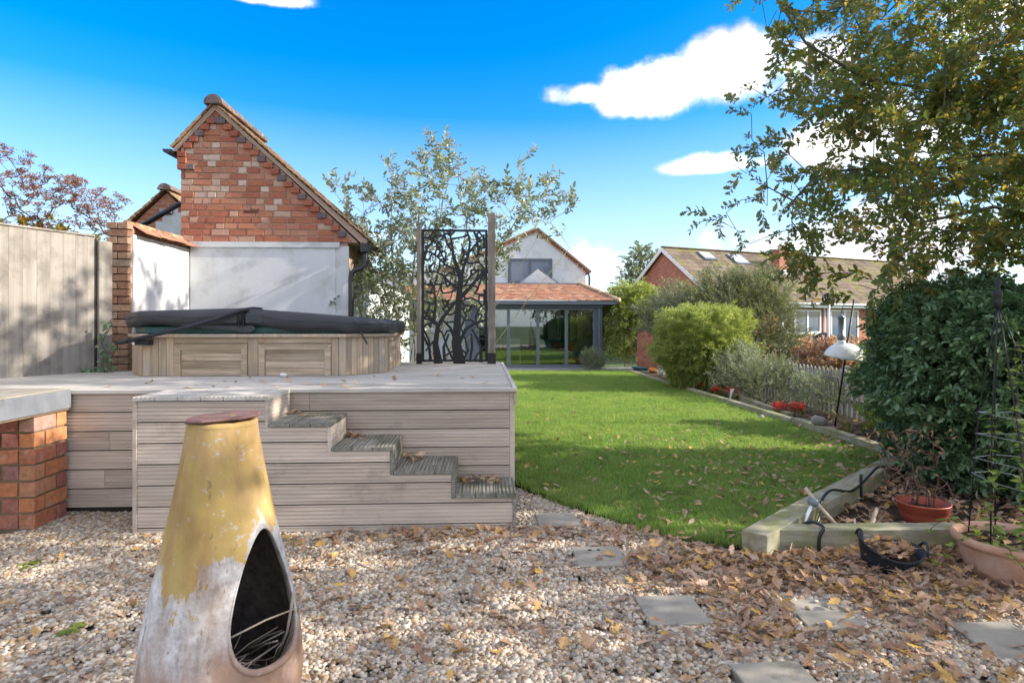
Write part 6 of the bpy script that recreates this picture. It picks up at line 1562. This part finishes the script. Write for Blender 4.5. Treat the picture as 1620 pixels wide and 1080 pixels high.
# ---- ivy by the pier foot
iv = thing('ivy', 'small ivy shoots at the foot of the brick pier', 'ivy', (-3.95, 6.55, DZ)); lf = MB(); st = MB(); rs = random.Random(19)
for p in ([(-3.98, 6.5, DZ), (-3.96, 6.53, 1.1), (-4.03, 6.535, 1.25), (-3.95, 6.54, 1.4), (-3.93, 6.54, 1.5)], [(-4.15, 6.5, DZ+.01), (-4.0, 6.47, DZ+.03), (-3.9, 6.45, DZ+.02)], [(-3.9, 6.5, DZ), (-3.93, 6.53, 1.08), (-3.88, 6.54, 1.2)]):
    st.tube(p, .004, 5)
    for a, b in zip(p[:-1], p[1:]):
        for k in range(9): q = Vector(a).lerp(Vector(b), rs.random())+Vector((rs.uniform(-.04, .04), rs.uniform(-.05, 0), rs.uniform(-.02, .03))); leaf(lf, q, (rs.uniform(-1, 1), -.6, rs.uniform(-.6, .6)), (0, -1, .4), .045, .04, 'maple', .1, .2)
st.build('stems', m_twig, iv); lf.build('leaves', m_holly, iv, recalc=False)
# ---- stray green leaves of weeds in the gravel
for (x, y, lb) in ((-1.95, 2.9, 'small green weed in the gravel left of the chiminea'), (-2.7, 3.7, 'flat green weed in the gravel by the brick counter')):
    t = thing('gravel_weed', lb, 'weed', (x, y, 0)); lf = MB()
    for k in range(11): a = rs.uniform(0, 6.28); leaf(lf, (x+rs.uniform(-.05, .05), y+rs.uniform(-.04, .04), .012), (math.cos(a), math.sin(a), .12), (0, 0, 1), .05, .035, 'holly', .1, .2)
    lf.build('leaves', m_lime, t, recalc=False)

# ================================================================ fallen leaves
def dead(i):
    mb = MB(); rs = random.Random(i); leaf(mb, (-.04, 0, 0), (1, 0, .0), (0, 0, 1), .085, .056, 'oak', rs.uniform(-.1, .5), rs.uniform(-.35, .25)); mb.tube([(-.04, 0, 0), (-.062, .004, .004)], .001, 3, caps=False); return mb.mesh('dead_leaf', m_dead, recalc=False)
DL = protos('dead_leaves', [dead(i) for i in range(10)])
rng = np.random.default_rng(17); LP = []; LZ = []
def litter(poly_fn, n, xr, yr, z0, thick, dens=None):
    x = rng.uniform(*xr, n); y = rng.uniform(*yr, n); ok = poly_fn(x, y)
    if dens is not None: ok &= rng.random(n) < dens(x, y)
    x, y = x[ok], y[ok]; LP.append(np.c_[x, y, z0+rng.random(len(x))*thick])
gmask = lambda x, y: free_gravel(x, y, .015) | (free_gravel(x, y, -.1) & (rng.random(len(x)) < .12))
def dl(x, y):       # deep litter drifts against the sleeper and thins out towards the camera
    d = np.clip((3.72-y)/1.05, 0, 2); e_ = np.clip((1.75-x)/.9, 0, 3)
    patch = .5+.5*np.sin(x*5+y*3)*np.sin(y*6-x*2)
    return np.clip(np.exp(-(d**2)*1.5-(e_**2)*1.3)*(.75+.5*patch), 0, 1)
litter(gmask, 8000, (.8, 4.2), (2.3, 3.68), .006, .04, dl)
litter(gmask, 900, (.9, 3.6), (1.8, 3.0), .006, .015, lambda x, y: .35+0*x)
litter(gmask, 800, (-4.2, 1.2), (1.6, 4.3), .006, .012, lambda x, y: .5+0*x)
litter(gmask, 900, (-1.4, 1.6), (2.6, 4.24), .006, .015, lambda x, y: .25+.5*np.clip(y-2.8, 0, 1.4)/1.4*(.5+.5*np.sin(x*4+y*7)))
litter(gmask, 260, (-.6, 1.0), (4.0, 4.24), .006, .02, lambda x, y: .8+0*x)
litter(gmask, 160, (-2.3, .2), (3.95, 4.235), .006, .02, lambda x, y: .5+0*x)
litter(lambda x, y: inside(GRAVEL, x, y) & (x > .3), 420, (.6, 1.6), (3.6, 4.4), .006, .03, lambda x, y: np.exp(-((x-1.5)/.5)**2))
lawnm = lambda x, y: inside(LAWN, x, y)
litter(lawnm, 3000, (.3, 4.4), (3.8, 9.5), .035, .02, lambda x, y: np.exp(-((y-4.6)/2.6)**2)*(.35+.65*np.clip((x-.8)/2.2, 0, 1)))
litter(lawnm, 900, (1.6, 4.4), (3.8, 6.8), .02, .04, lambda x, y: np.exp(-(((x-1.62)*.653-(y-3.72)*.757)+.1)**2/.05))
litter(lawnm, 500, (3.3, 4.36), (5.4, 7.6), .02, .04, lambda x, y: np.exp(-((x-4.3)/.35)**2))
litter(lawnm, 200, (.4, 4.3), (8, 16), .035, .015, lambda x, y: .6+0*x)
bedm = lambda x, y: inside([(1.95, 3.85), (4.2, 5.8), (6, 5.8), (6, 3.85)], x, y) & (np.hypot(x-RX, y-RY) > .18)
litter(bedm, 2200, (1.9, 5), (3.84, 5.6), .02, .05)
litter(lambda x, y: np.hypot((x-TXc)/1.1, y-TYc) < .125, 420, (2.2, 2.55), (3.25, 3.6), .108, .035)
# deck, step corners
litter(lambda x, y: x > -9, 26, (-3.2, .2), (4.76, 5.9), DZ+.006, .004)
for j in range(1, 5): litter(lambda x, y: x > -9, (0, 6, 16, 12, 30)[j], (SX[j]+.01, SX[j]+(.15 if j < 4 else .3)), (4.52, 4.69), SZ[j]+.006, .025)
litter(lambda x, y: np.hypot(x-PX, y-PY) < .2, 40, (2.7, 3.2), (3.05, 3.5), .195, .02)
litter(lambda x, y: x > 0, 160, (4.5, 5.6), (6.5, 13), .01, .03)
P = np.concatenate(LP); k = len(P); print('fallen leaves', k)
stuff(tag(scatter('fallen_leaves', P, np.c_[rng.normal(0, .38, k), rng.normal(0, .38, k), rng.uniform(0, 6.28, k)], rng.uniform(.45, 1.05, k), DL), 'brown fallen oak leaves over gravel, lawn and beds', 'fallen leaves'))
